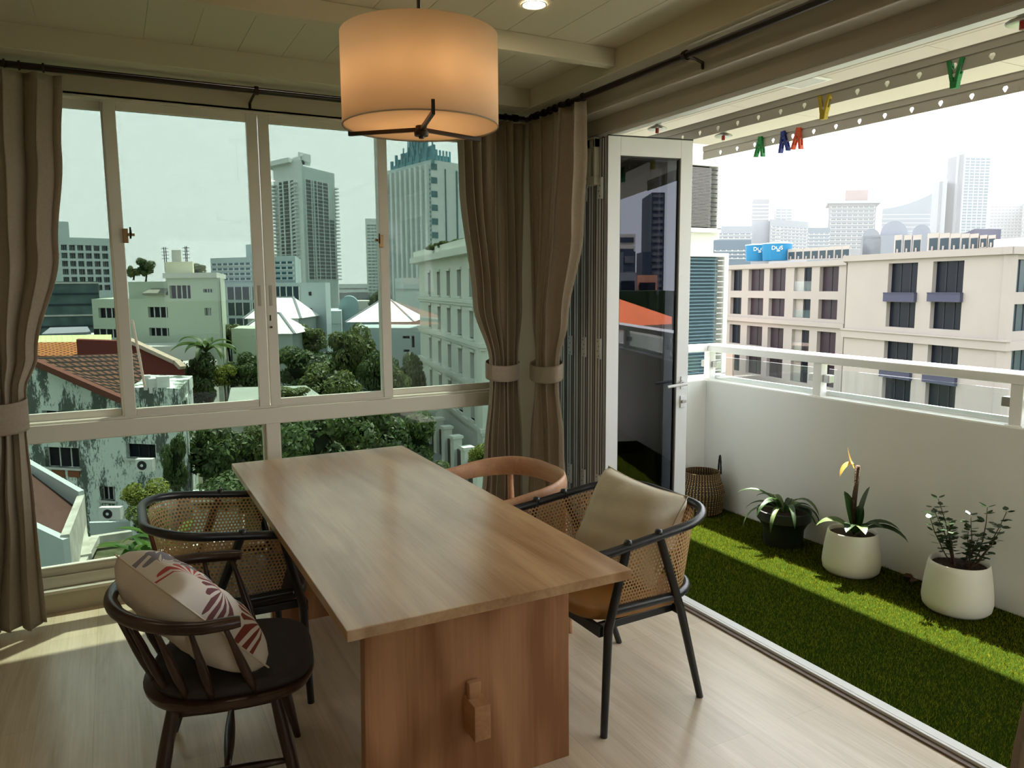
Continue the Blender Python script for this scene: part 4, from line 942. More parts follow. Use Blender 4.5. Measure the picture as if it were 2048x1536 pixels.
for H_ in (hA, hB):
    for i, j in ((0, 1), (2, 3)):
        c = M(); f1.sbox(c, H_[i][0]-.15, H_[i][1]+.1, H_[j][3]+.02, H_[i][2]-.02, -.3, .35); f1.sbox(c, H_[i][0]-.15, H_[i][1]+.1, H_[i][2]-.08, H_[i][2], -.3, .40); c.build('spandrel', m_band, t1)
f1s = Fac(2020, 62, 2250, 72, end='L')
hs = [f1s.rect(2034, 2075, 519, 584), f1s.rect(2026, 2070, 608, 662), f1s.rect(2022, 2066, 697, 760)]
building('', '', f1s, top1, .5, m_stone, hs, m_winG2, th=.4, bars=2, cornice=.35, parent=t1, barm=m_dframe)
c = M(); f1s.sbox(c, -.2, f1s.L, zc-.5, zc+.25, -.2, .25); c.build('string_course', m_stone, t1)
f2 = Fac(1440, 110, 1692, 86); _, top2 = f2.uz(1590, 526)
cols = [(1462, 1484), (1497, 1528), (1539, 1571), (1588, 1623), (1639, 1677)]
rows = [(537, 582), (597, 633), (656, 697), (716, 757), (777, 818)]
hw_ = [];
for k, (a, b) in enumerate(cols):
    r0 = f2.rect(a, b, 538, 582)
    for (c_, d_) in rows: q = f2.rect(a, b, c_, d_); hw_.append((r0[0], r0[1], q[2], q[3]))
zz = {}
for i, h in enumerate(hw_): zz.setdefault(i % 5, []).append((h[2], h[3]))
zz = {k: (sum(a for a, _ in v)/5, sum(b for _, b in v)/5) for k, v in zz.items()}
hw_ = [(h[0], h[1], *zz[i % 5]) for i, h in enumerate(hw_)]
t2 = building('stone_building', 'cream stone wing set back from the large block, with blue tanks on its roof', f2, top2, 24, m_stone, hw_, [m_winG]*5+[m_winP]*5+[m_winP]*5+[m_winG]*5+[m_winP]*5, th=.5, bars=1, cornice=.25, barm=m_dframe)
for i in range(15, 20):
    h = hw_[i]; c = M(); f2.sbox(c, h[0], h[0]+(h[1]-h[0])*.42, h[2], h[3], -.5, -.42); c.build('balcony_side_wall', m_stone, t2)
    c = M(); f2.sbox(c, h[0], h[1], h[2], h[2]+(h[3]-h[2])*.42, -.08, -.04); c.build('balcony_glass', m_glass_clear, t2)
_, zc = f2.uz(1590, 645); c = M(); f2.sbox(c, 0, f2.L+.3, zc-.3, zc+.25, -.2, .35); c.build('string_course', m_stone, t2)
# roof plant on the stone blocks
m_cond = mat('cream_sheet_metal', (.30, .275, .25), .5); m_coil = mat('dark_coil', (.035, .05, .06), .5)
def condenser(label, f, x0, x1, y0, y1, o=-2.5, group=None):
    g = Fac(x0, 1, x1, 1); D = None
    u0, u1, za, zb = f.rect(x0, x1, y0, y1); t = thing('rooftop_condenser', label, 'air conditioner', f.at((u0+u1)/2, za, o), group=group)
    s_ = 1+(-o)/90.
    m = M(); f.sbox(m, u0, u1, za, zb, o-1.0, o); m.build('casing', m_cond, t)
    m = M(); w = u1-u0; f.sbox(m, u0+w*.09, u1-w*.09, za+(zb-za)*.06, za+(zb-za)*.72, o, o+.03); m.build('coil', m_coil, t)
    m = M(); m.cyl(f.at(u0+w*.42, za+.05, o+.08), f.at(u0+w*.42, za+.45, o+.08), .09, 8); m.build('valve_cover', m_cond, t)
_, rz1 = top1, top1
xs = [1838, 1860, 1882, 1904, 1922, 1940]
for i in range(5): condenser('cream rooftop air conditioner in the row above the paired windows', f1, xs[i], xs[i+1]-.6, 464+.3*i, 501-1.6*i*.6, group='rooftop air conditioners on the large block')
for i, (a, b) in enumerate(((1771, 1785), (1789, 1804), (1807, 1824))): condenser('cream air conditioner with narrow dark panels, left of the row on the large block', f1, a, b, 468, 506-i, group='narrow rooftop air conditioners')
for i in range(2): condenser('low cream air conditioner at the right end of the row on the large block', f1, 1942+i*17, 1957+i*17, 468, 494, group='right rooftop air conditioners')
for i in range(8): condenser('cream rooftop air conditioner in the row beside the blue tanks', f2, 1561+i*15.6, 1576.2+i*15.6, 497-i*1.0, 519-i*.35, group='rooftop air conditioners on the set back wing')
m_tank = mat('blue_plastic_tank', (.025, .15, .29), .45)
def text_mesh(body, size, mt, par, name='lettering'):
    cu = bpy.data.curves.new(name, 'FONT'); cu.body = body; cu.size = size; cu.extrude = .01; cu.align_x = 'CENTER'
    ob = bpy.data.objects.new(name, cu); me = bpy.data.meshes.new_from_object(ob); bpy.data.objects.remove(ob); me.materials.append(mt)
    o = bpy.data.objects.new(name, me); COL.objects.link(o); o.parent = par; return o
for lab, x0, x1, y0, y1 in (('blue plastic water tank on the roof, the left and lower of two', 1487, 1519, 488, 522), ('blue plastic water tank on the roof, the right and taller of two', 1521, 1558, 485, 521)):
    u0, u1, za, zb = f2.rect(x0, x1, y0, y1); r = (u1-u0)/2; c = f2.at((u0+u1)/2, za, -2.2); t = thing('water_tank', lab, 'water tank', c); h = zb-za
    M().lathe([(r*.88, 0), (r*.92, h*.1), (r*.98, h*.9), (r*.98, h*.94)], c, 28).build('tank_body', m_tank, t, smooth=True, sharp=40)
    M().lathe([(r*1.0, h*.93), (r*1.0, h*.97), (r*.5, h*1.02), (0, h*1.03)], c, 28, cap=(True, False)).build('lid', mat('pale_blue_lid', (.45, .6, .68), .5) if 'pale_blue_lid' not in bpy.data.materials else bpy.data.materials['pale_blue_lid'], t, smooth=True)
    o = text_mesh('DOS', h*.30, m_whitegloss, t); d = -f2.b; ang = math.atan2(d.y, d.x)+pi/2
    off = -f2.b*r*1.04-f2.d*r*.1+Vector((0, 0, h*.60)); o.location = off; o.rotation_euler = (pi/2, 0, ang)
    m = M(); m.pbox(c-f2.b*r*1.03-f2.d*r*.4+Vector((0, 0, h*.5)), f2.d*r*.6, -f2.b*.03, (0, 0, h*.05)); m.build('lettering_line', m_whitegloss, t)
# pinkish block left of the wing
f3 = Fac(1380, 98, 1470, 94); building('pink_building', 'pale pink walled building at the left end of the stone wing', f3, f3.uz(1440, 700)[1], 8, mat('pale_pink_render', (.42, .30, .26), .8), px_holes(f3, [(1395, 1410)], [(760, 790)]), m_winG, cat='building')
# ---- skyline right
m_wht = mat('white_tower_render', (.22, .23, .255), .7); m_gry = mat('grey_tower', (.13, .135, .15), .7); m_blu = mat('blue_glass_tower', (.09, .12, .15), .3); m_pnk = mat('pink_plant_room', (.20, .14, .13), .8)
def tower(label, x0, x1, yt, D, mt, nb=0, wm=None, frac=.45, mull=0, D2=None, depth=30, name='tower', yb=None, u=None):
    f = Fac(x0, D, x1, D2 or D); z1 = f.uz((x0+x1)/2, yt)[1]; t = thing(name, label, 'building', f.at(f.L/2, GZ, -depth/2))
    m = M(); f.sbox(m, 0, f.L, GZ, z1, -depth, 0); m.build('wall', mt, t)
    if nb:
        zb = f.uz((x0+x1)/2, yb)[1] if yb else GZ+10; bands(f, t, zb, z1-2, nb, frac, wm or m_winG2, u=(.04*f.L, .96*f.L) if u is None else u, mull=mull)
    return f, t, z1
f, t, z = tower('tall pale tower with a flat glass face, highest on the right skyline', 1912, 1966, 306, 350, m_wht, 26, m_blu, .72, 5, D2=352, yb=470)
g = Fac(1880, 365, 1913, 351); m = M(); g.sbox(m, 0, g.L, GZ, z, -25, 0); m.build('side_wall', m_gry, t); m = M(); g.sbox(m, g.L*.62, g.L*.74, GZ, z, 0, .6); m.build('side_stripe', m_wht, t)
f, t, z = tower('lower white shoulder tower attached left of the tallest tower', 1853, 1882, 364, 360, m_wht, 0, D2=356); m = M(); f.sbox(m, f.L*.5, f.L*.66, GZ, z, 0, .5); m.build('stripe', m_gry, t)
f = Fac(1757, 430, 1856, 430); t = thing('curved_tower', 'wide blue glass tower with a rising curved roof line', 'building', f.at(f.L/2, GZ, -15))
pts = [f.at(0, GZ), f.at(f.L, GZ)]+[f.at(f.L*(1-k/8), f.uz(1757+99*(1-k/8), 417-32*(1-k/8)**1.7)[1]) for k in range(9)]
M().poly(pts, f.b*30).build('wall', m_blu, t); bands(f, t, f.uz(1800, 500)[1], f.uz(1800, 425)[1], 9, .2, m_wht, name='floor_band')
f, t, z = tower('grey stepped office tower with a pinkish plant room on top', 1652, 1745, 402, 380, m_gry, 11, m_winG2, .35, 8, yb=500)
m = M(); f.sbox(m, f.L*.36, f.L*.84, z, f.uz(1700, 378)[1], -20, -4); m.build('plant_room', m_pnk, t); m = M(); f.sbox(m, -1.5, f.L+1.5, z-1.2, z, -24, 1.5); m.build('roof_slab', m_wht, t)
tower('low blue grey block left of the grey office tower', 1612, 1656, 455, 330, m_blu, 5, m_gry, .4, 4, yb=500)
tower('white apartment block with a grid of small windows, behind the blue tanks', 1536, 1612, 440, 250, m_wht, 8, m_gry, .38, 9, yb=505, D2=262)
tower('white block with few windows left of the grid apartment block', 1500, 1538, 442, 252, m_wht, 6, m_gry, .2, 3, yb=500, u=(8, 9.5))
tower('pale grey tall tower at the left end of the right skyline', 1500, 1533, 398, 420, m_gry, 9, m_wht, .3, 3, yb=470)
tower('pale tower standing behind the white grid block', 1545, 1580, 410, 430, m_wht, 7, m_blu, .4, 3, yb=460)
tower('low white office block with ribbon windows at the far left of the right skyline', 1428, 1502, 452, 240, m_wht, 5, m_gry, .4, 6, yb=500)
tower('blue grey low block below the white office block', 1425, 1500, 480, 180, m_blu, 3, m_gry, .3, 6, yb=520)
f, t, z = tower('round white tower with stacked bands, right edge of the skyline', 1968, 2044, 404, 450, m_wht, 10, m_gry, .45, 10, yb=475, D2=452)
tower('narrow grey tower cut by the right edge of the view', 2036, 2075, 402, 430, m_gry, 8, m_winG2, .4, 3, yb=470)
# barrel roofed white block
f = Fac(1722, 135, 1870, 130); t = thing('barrel_roof_building', 'white building with rounded barrel roofs behind the rooftop air conditioners', 'building', f.at(f.L/2, GZ, -8))
z = f.uz(1790, 470)[1]; m = M(); f.sbox(m, 0, f.L, GZ, z, -16, 0); m.build('wall', m_wht, t)
def vault(x0, x1, y0, y1, o0, o1):
    ua, _ = f.uz(x0, y1); ub, _ = f.uz(x1, y1); z0_, z1_ = f.uz((x0+x1)/2, y1)[1], f.uz((x0+x1)/2, y0)[1]
    pts = [f.at(ua, z0_-3, o0), f.at(ub, z0_-3, o0)]+[f.at((ua+ub)/2+math.cos(pi*k/14)*(ub-ua)/2, z0_+math.sin(pi*k/14)*(z1_-z0_), o0) for k in range(15)]
    M().poly(pts, f.n*(o1-o0)).build('barrel_roof', m_wht, t, smooth=False)
vault(1722, 1762, 457, 482, 0, -14); vault(1760, 1816, 440, 468, -2, -16); vault(1824, 1862, 448, 468, -1, -16)
# shed, parapet box and dishes on the block roof
u0, u1, za, zb = f1.rect(1950, 2008, 462, 492); t = thing('roof_shed', 'dark grey metal roof shed on top of the large stone block', 'shed', f1.at((u0+u1)/2, top1, -6))
m = M(); m.poly([f1.at(u0, top1, -8), f1.at(u1, top1, -8), f1.at(u1, zb+.5, -8), f1.at(u0, zb-.3, -8)], f1.n*3); m.build('wall', mat('dark_corrugated_metal', (.10, .10, .13), .5), t)
u0, u1, za, zb = f1.rect(1970, 2030, 476, 494); t = thing('roof_plinth', 'pale concrete plinth on the roof corner of the large stone block', 'roof block', f1.at((u0+u1)/2, top1, -4))
m = M(); f1.sbox(m, u0, u1, top1, zb, -6, -1.5); m.build('wall', m_conc, t)
# ---- condensers on the outer wall beside the balcony
m_cas = mat('aged_white_casing', (.66, .66, .62), .5, var=.1, vscale=6); m_fin = mat('grey_fins', (.17, .16, .15), .45, metal=.5); m_finb = mat('blue_coated_fins', (.10, .16, .19), .5)
def wall_cond(label, x0, x1, z0, z1, y, fm, nf, dirt=False):
    t = thing('wall_condenser', label, 'air conditioner', ((x0+x1)/2, y+.15, z0))
    M().box(x0, x1, y, y+.35, z1-.03, z1).box(x1-.045, x1, y, y+.35, z0+.03, z1-.03).box(x0, x1, y, y+.35, z0, z0+.035).box(x0, x1-.05, y+.10, y+.35, z0+.03, z1-.03).build('casing', m_cas, t)
    m = M()
    for k in range(nf): z = z0+.05+(z1-z0-.10)*k/(nf-1); m.box(x0, x1-.11, y+.012, y+.05, z-.0045*30/nf*1.2, z+.0045*30/nf*1.2)
    m.build('fins', fm, t)
    M().box(x0, x1-.10, y+.05, y+.10, z0+.035, z1-.03).build('coil_block', m_finb if fm is m_finb else m_dframe, t)
    m = M()
    for k in range(13 if not dirt else 22): z = z0+.06+(z1-z0-.12)*k/(12 if not dirt else 21); m.box(x1-.11, x1-.045, y+.01, y+.02, z-.003, z+.003)
    m.build('side_grille', m_dframe if not dirt else m_cas, t)
    zz = z0; m = M()
    for yy in (y+.04, y+.28): m.poly([(x0-.05, yy, zz), (x1+.02, yy, zz), (x1+.02, yy, zz-.05), (x0-.05, yy, zz-.16)], (0, .03, 0))
    m.build('bracket', m_conc, t)
    return t
wall_cond('upper air conditioner with grey slatted side, beyond the end of the balcony', 4.05, 4.605, 2.03, 2.60, 5.0, m_fin, 40)
wall_cond('lower larger air conditioner with blue slatted side, beyond the end of the balcony', 4.05, 4.70, .80, 1.86, 5.0, m_finb, 34, True)
tag(M().box(4.05, 4.10, 5.0, 5.4, .6, 2.7).build('mounting_board', m_white), kind='structure')
# ============================================================ through the tall windows
m_euro = mat('white_stucco', (.66, .68, .60), .8, var=.06, vscale=.3)
fe = Fac(838, 88, 962, 60); z = fe.uz(900, 505)[1]
zs_, rows_ = [], [(545, 585), (598, 636), (648, 684), (697, 735)]
colx = [(856, 861), (874, 880), (893, 900), (914, 922), (938, 946)]
H_ = []
for k, (a, b) in enumerate(colx):
    r_ = fe.rect(a, b, 545, 585); ulen = max(.9, r_[1]-r_[0])
    for j in range(4):
        zt_ = fe.uz(905, 541)[1]-j*3.45; H_.append((r_[0], r_[0]+ulen, zt_-2.3, zt_))
te = building('stucco_building', 'white European-style stucco building with tall narrow windows and cornices, beside the right curtain', fe, z, 20, m_euro, H_, m_winG, th=.5, bars=0, cornice=.9)
zt_ = fe.uz(905, 541)[1]
for j, ex in ((0, .25), (1, .3), (2, .25), (3, .25), (4, 1.1), (5, .25)):
    c = M(); zz_ = zt_-j*3.45-2.75; fe.sbox(c, -ex, fe.L+ex, zz_-.1, zz_+.25, -.3, ex); fe.sbox(c, -ex*.6, fe.L+ex*.6, zz_-.35, zz_-.1, -.3, ex*.6); c.build('string_course', m_euro, te)
c = M(); fe.sbox(c, -.6, fe.L+.6, z+.1, z+.8, -.2, .5); c.build('roof_balustrade', m_euro, te)
for k, h in enumerate(H_):
    c = M(); fe.sbox(c, h[0]-.25, h[1]+.25, h[2]-.18, h[2], -.2, .22); fe.sbox(c, h[0]-.2, h[1]+.2, h[3], h[3]+.25, -.2, .15); c.build('window_surround', m_euro, te)
fes = Fac(962, 60, 1120, 66, end='L'); building('', '', fes, z, .6, m_euro, fes.grid(1, fes.L-1, zt_-13.8, zt_, 4, 4, .3, .67), m_winG, th=.5, bars=0, cornice=.9, parent=te)
# leafy planting along its roof edge is added with the trees
# ---- big teal tower, slab tower, condo tower
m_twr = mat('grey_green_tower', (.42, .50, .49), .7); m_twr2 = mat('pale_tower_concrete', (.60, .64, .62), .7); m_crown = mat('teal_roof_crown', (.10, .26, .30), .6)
fa = Fac(778, 225, 866, 205); za = fa.uz(825, 322)[1]; zr = fa.uz(866, 318)[1]
t = thing('crowned_tower', 'broad grey-green tower with a stepped teal crown, behind the pendant lamp', 'building', fa.at(fa.L/2, GZ, -12))
m = M(); fa.sbox(m, 0, fa.L, GZ, zr, -24, 0); m.build('wall', m_twr, t)
for k in range(9):
    m = M(); uu = fa.L*(k+.5)/9; fa.sbox(m, uu-fa.L*.022, uu+fa.L*.022, GZ, zr-1, 0, .9); m.build('pier', m_twr2, t)
bands(fa, t, fa.uz(822, 540)[1], zr-2, 22, .42, mat('teal_windows', (.07, .16, .17), .3))
fb = Fac(866, 205, 935, 214, end='L'); m = M(); fb.sbox(m, 0, fb.L, GZ, zr, -20, 0); m.build('side_wall', m_twr2, t)
for k in range(16):
    m = M(); zz_ = fb.uz(890, 335+k*27)[1]; fb.sbox(m, 0, fb.L*.16, zz_-1, zz_+.6, 0, .2); m.build('side_window', bpy.data.materials['teal_windows'], t)
m = M(); fb.sbox(m, fb.L*.38, fb.L*.40, GZ, zr-2, 0, .3); fb.sbox(m, fb.L*.70, fb.L*.73, GZ, zr-2, 0, .3); m.build('groove', bpy.data.materials['teal_windows'], t)
for k, (xa, xb, yt) in enumerate(((781, 866, 336), (787, 862, 325), (800, 858, 306), (809, 848, 288), (812, 846, 262), (866, 906, 308))):
    f_ = fa if k < 5 else fb; ua, _ = f_.uz(xa, 320); ub, _ = f_.uz(xb, 320); z1_ = f_.uz((xa+xb)/2, yt)[1]
    if f_ is fa: z1_ = max(z1_, zr+1+k*1.5)
    m = M(); f_.sbox(m, ua, ub, zr-1, z1_, -16+k, -.4-k*.5)
    n_ = 6
    for q in range(n_+1): uu = ua+(ub-ua)*q/n_; f_.sbox(m, uu-.35, uu+.35, zr, z1_+1.4, -.8-k*.5, -.1-k*.5)
    m.build('crown', m_crown, t)
f, t, z_ = tower('pale slab tower half hidden by the window bar, left of the crowned tower', 734, 800, 437, 300, m_twr2, 22, mat('slab_windows', (.16, .24, .24), .4), .5, 8, yb=590, depth=20)
fc = Fac(556, 262, 612, 250); zc_ = fc.uz(585, 322)[1]; mt_ = mat('condo_recess', (.03, .05, .05), .5)
t = thing('condo_tower', 'tall pale condominium tower with stacked balconies, centre of the window view', 'building', fc.at(fc.L, GZ, -12))
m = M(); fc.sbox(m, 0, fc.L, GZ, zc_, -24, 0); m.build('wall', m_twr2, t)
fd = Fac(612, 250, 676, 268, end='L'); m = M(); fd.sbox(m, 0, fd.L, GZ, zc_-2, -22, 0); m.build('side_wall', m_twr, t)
nfl = 27; zlo = fc.uz(585, 560)[1]
for k in range(nfl):
    zz_ = zlo+(zc_-zlo-6)*k/nfl; dz = (zc_-zlo)/nfl
    m = M(); fc.sbox(m, -1.6, fc.L*.16, zz_, zz_+dz*.32, -3, 1.4); fc.sbox(m, fc.L*.72, fc.L*.86, zz_, zz_+dz*.3, -1, 1.0); fd.sbox(m, fd.L*.96, fd.L+1.6, zz_, zz_+dz*.32, -4, .6); o = m.build('balcony', m_twr2, t)
    m = M(); fc.sbox(m, fc.L*.20, fc.L*.30, zz_+dz*.2, zz_+dz*.8, -.3, .1); fc.sbox(m, fc.L*.36, fc.L*.52, zz_+dz*.15, zz_+dz*.85, -.3, .12); fc.sbox(m, fc.L*.60, fc.L*.70, zz_+dz*.2, zz_+dz*.8, -.3, .1); m.build('window_row', mt_, t)
    m = M(); wide = .94 if k < 17 else .78
    fd.sbox(m, fd.L*.08, fd.L*.30, zz_+dz*.15, zz_+dz*.8, -.3, .12); fd.sbox(m, fd.L*.36, fd.L*wide, zz_+dz*.25, zz_+dz*.85, -.3, .14); o = m.build('glazed_row', m_winG2, t)
    m = M()
    for q in range(6): uu = fd.L*(.08+.86*q/5); fd.sbox(m, uu-.15, uu+.15, zz_, zz_+dz, 0, .25)
    m.build('glazing_bar', m_twr2, o)
m = M(); fc.sbox(m, -2, fc.L*.75, zc_-.6, zc_+.9, -8, 1.8); m.build('roof_slab', m_twr2, t)
m = M(); fc.sbox(m, fc.L*.62, fc.L*1.0, zc_, fc.uz(610, 308)[1], -12, -1); fd.sbox(m, 0, fd.L*.36, zc_, fd.uz(620, 308)[1], -10, -1); m.build('plant_room', m_twr2, t)
# ---- blue-white office block behind the meeting bars
m_offw = mat('pale_blue_cladding', (.38, .45, .46), .7)
fo = Fac(423, 112, 592, 104); zo = fo.uz(500, 514)[1]; zm = fo.uz(500, 563)[1]
t = thing('office_block', 'blue and white office block with ribbon windows above and glazed floors below', 'building', fo.at(fo.L/2, GZ, -10))
m = M(); fo.sbox(m, 0, fo.L*1.0, GZ, zo, -18, 0); m.build('wall', m_offw, t); bands(fo, t, zm, zo-.6, 4, .52, mat('teal_ribbon_glass', (.035, .10, .12), .2), mull=14)
fp = Fac(426, 106, 650, 100); zp = fp.uz(540, 566)[1]; m = M(); fp.sbox(m, 0, fp.L, GZ, zp, -6, 0); m.build('lower_wall', m_offw, t)
for k in range(7):
    a = zp-.5-k*2.15; 
    for u0, u1, n_ in ((.13, .34, 3), (.36, .42, 1), (.50, .78, 5)):
        m = M(); fp.sbox(m, fp.L*u0, fp.L*u1, a-1.75, a, -.2, .08); o = m.build('window', m_winG2, t); m = M()
        for q in range(n_+1): uu = fp.L*(u0+(u1-u0)*q/n_); fp.sbox(m, uu-.07, uu+.07, a-1.75, a, 0, .15)
        m.build('window_bar', m_wframe, o)
    m = M(); fp.sbox(m, fp.L*.08, fp.L*.10, a-1.2, a-.7, 0, .1); fp.sbox(m, fp.L*.86, fp.L*.88, a-1.2, a-.7, 0, .1); m.build('vent', m_dframe, t)
m = M(); fo.sbox(m, fo.L*.36, fo.L*.52, zo, fo.uz(497, 487)[1], -8, -2); m.build('plant_room', m_offw, t)
# ---- left window-grid block
m_lg = mat('grey_green_render', (.50, .57, .56), .8)
fl = Fac(112, 150, 252, 158); zl = fl.uz(180, 476)[1]
hh = []
for i in range(6):
    a = fl.rect(122+i*16.3, 134+i*16.3, 490, 500); 
    for j in range(6): q = fl.rect(150, 160, 490+j*16, 501+j*16); hh.append((a[0], a[1], q[2], q[3]))
t = building('grid_block', 'grey-green block with a regular grid of square windows, far left beside the curtain', fl, zl, 22, m_lg, hh, m_winG2, th=.6, bars=2, u=(-24, fl.L))
m = M(); fl.sbox(m, fl.uz(112, 460)[0], fl.uz(138, 460)[0], zl, fl.uz(125, 443)[1], -8, 0); m.build('plant_room', m_lg, t)
fk = Fac(60, 118, 196, 122); zk = fk.uz(140, 563)[1]; t = thing('glass_block', 'dark glass block below the grid of square windows', 'building', fk.at(fk.L/2, GZ, -8))
m = M(); fk.sbox(m, 0, fk.L, GZ, zk, -14, 0); m.build('wall', mat('dark_curtain_wall', (.06, .09, .09), .35, c2=(.12, .17, .17), vscale=.6), t)
for k in range(6): m = M(); a = zk-1.7*k*1.0; fk.sbox(m, 0, fk.L, a-.35, a-.1, 0, .15); m.build('floor_band', m_winG2 if k not in (0, 3) else m_conc, t)
# ---- pale green stepped building
m_pg = mat_stain('pale_green_render', (.43, .48, .39), (.32, .37, .29), .62, .35)
fg = Fac(180, 80, 434, 74); zg = fg.uz(380, 556)[1]; H_ = []
def R4(xa, xb, ya, yb): return fg.rect(xa, xb, ya, yb)
Hs = [R4(339, 381, 571, 597), R4(293, 341, 614, 635), R4(296, 343, 656, 672), R4(306, 341, 687, 704), R4(406, 426, 578, 585), R4(409, 423, 616, 631), R4(197, 243, 616, 636), R4(183, 236, 658, 675)]
t = thing('stepped_house', 'pale green stepped apartment building with rooftop garden and antennas', 'building', fg.at(fg.L/2, GZ, -8))
uS, _ = fg.uz(337, 600); uL, _ = fg.uz(290, 600); uM, _ = fg.uz(252, 600)
m = M(); fg.wall(m, uS, fg.L, GZ, zg, [h for h in Hs if h[0] > uS-.5], .3); fg.sbox(m, uS, fg.L, GZ, zg, -14, -.42)
zL = fg.uz(310, 590)[1]; fg.wall(m, uL, uS, GZ, zL, [(max(h[0], uL+.3), min(h[1], uS-.2), h[2], h[3]) for h in Hs[1:4]], .3); fg.sbox(m, uL, uS, GZ, zL, -14, -.42)
zM = fg.uz(220, 598)[1]; fg.wall(m, 0, uL, GZ, zM, Hs[6:8], .3); fg.sbox(m, 0, uL, GZ, zM, -14, -.42); m.build('wall', m_pg, t)
for h in Hs:
    m = M(); fg.sbox(m, h[0], h[1], h[2], h[3], -.36, -.30); o = m.build('window', m_winG, t); m = M()
    for q in (1, 2, 3): uu = h[0]+(h[1]-h[0])*q/4; fg.sbox(m, uu-.06, uu+.06, h[2], h[3], -.3, -.24)
    m.build('window_bar', m_wframe, o)
m = M(); m.poly([fg.at(uL, zL, .3), fg.at(uS, zL, .3), fg.at(uS, zg-.2, -5), fg.at(uL+2, zg-.2, -5)], Vector((0, 0, .2))); m.build('sloping_roof', mat('grey_roof_shingle', (.22, .22, .18), .8), t)
m = M(); fg.sbox(m, uS-.3, fg.L+.2, zg, zg+.5, -14, .25); m.build('parapet', m_conc, t)
m = M(); fg.sbox(m, fg.uz(238, 560)[0], uS-.2, zM-1, zg-.3, -6, -1.1); m.build('terrace_block', m_pg, t)
uA, _ = fg.uz(308, 540); uB, _ = fg.uz(366, 540); m = M(); fg.sbox(m, uA, uB, zg-1, fg.uz(340, 521)[1], -10, -4); m.build('stair_house', mat('cream_stair_house', (.62, .60, .44), .8), t)
uA, _ = fg.uz(320, 510); uB, _ = fg.uz(340, 510); m = M(); fg.sbox(m, uA, uB, fg.uz(340, 521)[1], fg.uz(330, 495)[1], -8, -5.5); m.build('water_tank_room', m_conc, t)
zt2 = fg.uz(340, 521)[1]
for px in (305, 309, 350, 353):
    u_, _ = fg.uz(px, 510); m = M().cyl(fg.at(u_, zt2-1, -5), fg.at(u_, zt2+1.6, -5), .05, 6)
    for q in range(4): m.bar(fg.at(u_-.35, zt2+.4+q*.35, -5), fg.at(u_+.35, zt2+.4+q*.35, -5), .05, .05)
    m.build('antenna', m_dframe, t)
# ---- tiled roofs and weathered house, lower left
m_tile = mat_tile('brown_roof_tiles', (.15, .062, .036), (.10, .045, .028), (.010, .006, .004), .52, .58, mortar=.12); m_otile = mat_tile('orange_roof_tiles', (.40, .15, .04), (.45, .17, .045), (.12, .04, .015), .6, .6, mortar=.12)
m_gtile = mat_tile('pale_green_metal_roof', (.50, .56, .26), (.48, .54, .25), (.36, .42, .2), .5, 8, mortar=.04)
def slab4(P, name, mt, par, thick=.25, uvs=True):
    a, b, c, d = [Vector(p) for p in P]; W = (b-a).length; Hh = (d-a).length
    m = M(); m.add([a, b, c, d], [(0, 1, 2, 3)], [[(0, 0), (W, 0), (W, Hh), (0, Hh)]]); q = Vector((0, 0, -thick)); m.add([a+q, b+q, c+q, d+q], [(3, 2, 1, 0)], [[(0, 0)]*4])
    m.add([a, b, c, d, a+q, b+q, c+q, d+q], [(0, 4, 5, 1), (1, 5, 6, 2), (2, 6, 7, 3), (3, 7, 4, 0)], [[(0, 0)]*4]*4)
    return m.build(name, mt, par)
m_weath = mat_stain('mouldy_white_render', (.60, .66, .60), (.10, .12, .10), .53, 3.2, (1, 1, .35))
fw = Fac(20, 39, 346, 37); Hs = [fw.rect(90, 158, 895, 935), fw.rect(252, 311, 888, 917), fw.rect(200, 230, 973, 1001), fw.rect(84, 150, 822, 840)]
t = thing('weathered_house', 'mould-stained white house with a brown tiled gable roof, lower left of the window view', 'building', fw.at(fw.L/2, GZ, -4))
ze = fw.uz(250, 800)[1]; uE, _ = fw.uz(262, 800)
m = M(); fw.wall(m, 0, fw.L, GZ, ze, Hs, .3); fw.sbox(m, 0, fw.L, GZ, ze, -9, -.42)
fw.sbox(m, uE, fw.L, ze, fw.uz(310, 776)[1], -6, 0); m.poly([fw.at(-1, ze), fw.at(uE, ze), fw.at(fw.uz(78, 728)[0], fw.uz(78, 735)[1]), fw.at(-1, fw.uz(20, 700)[1])], fw.n*-.3); m.build('wall', m_weath, t)
for k, h in enumerate(Hs):
    m = M(); fw.sbox(m, h[0], h[1], h[2], h[3], -.36, -.30); o = m.build('window', m_winG, t); m = M()
    for q in (0, 1, 2, 3): uu = h[0]+(h[1]-h[0])*q/3; fw.sbox(m, uu-.03, uu+.03, h[2], h[3], -.3, -.26)
    m.build('window_bar', m_conc if k != 1 else m_dframe, o)
    m = M(); fw.sbox(m, h[0]-.12, h[1]+.12, h[2]-.10, h[2], -.1, .12); m.build('window_sill', m_conc, t)
for a, b in ((105, 130), (137, 160)):
    r_ = fw.rect(a, b, 938, 954); m = M(); fw.sbox(m, *r_, -.05, .05); m.build('brown_panel', mat('brown_panel', (.20, .08, .04), .7) if 'brown_panel' not in bpy.data.materials else bpy.data.materials['brown_panel'], t)
a = atD(60, 716, 38.5); b = atD(252, 799, 37); c = atD(291, 780, 41); d = atD(282, 706, 47); e = atD(84, 713, 47)
uvp = lambda p: (p.dot(fw.d)+60, -p.dot(fw.n)*1.15+60)
m = M(); m.add([a, b, c, d, e], [(0, 1, 2), (0, 2, 3), (0, 3, 4)], [[uvp(a), uvp(b), uvp(c)], [uvp(a), uvp(c), uvp(d)], [uvp(a), uvp(d), uvp(e)]])
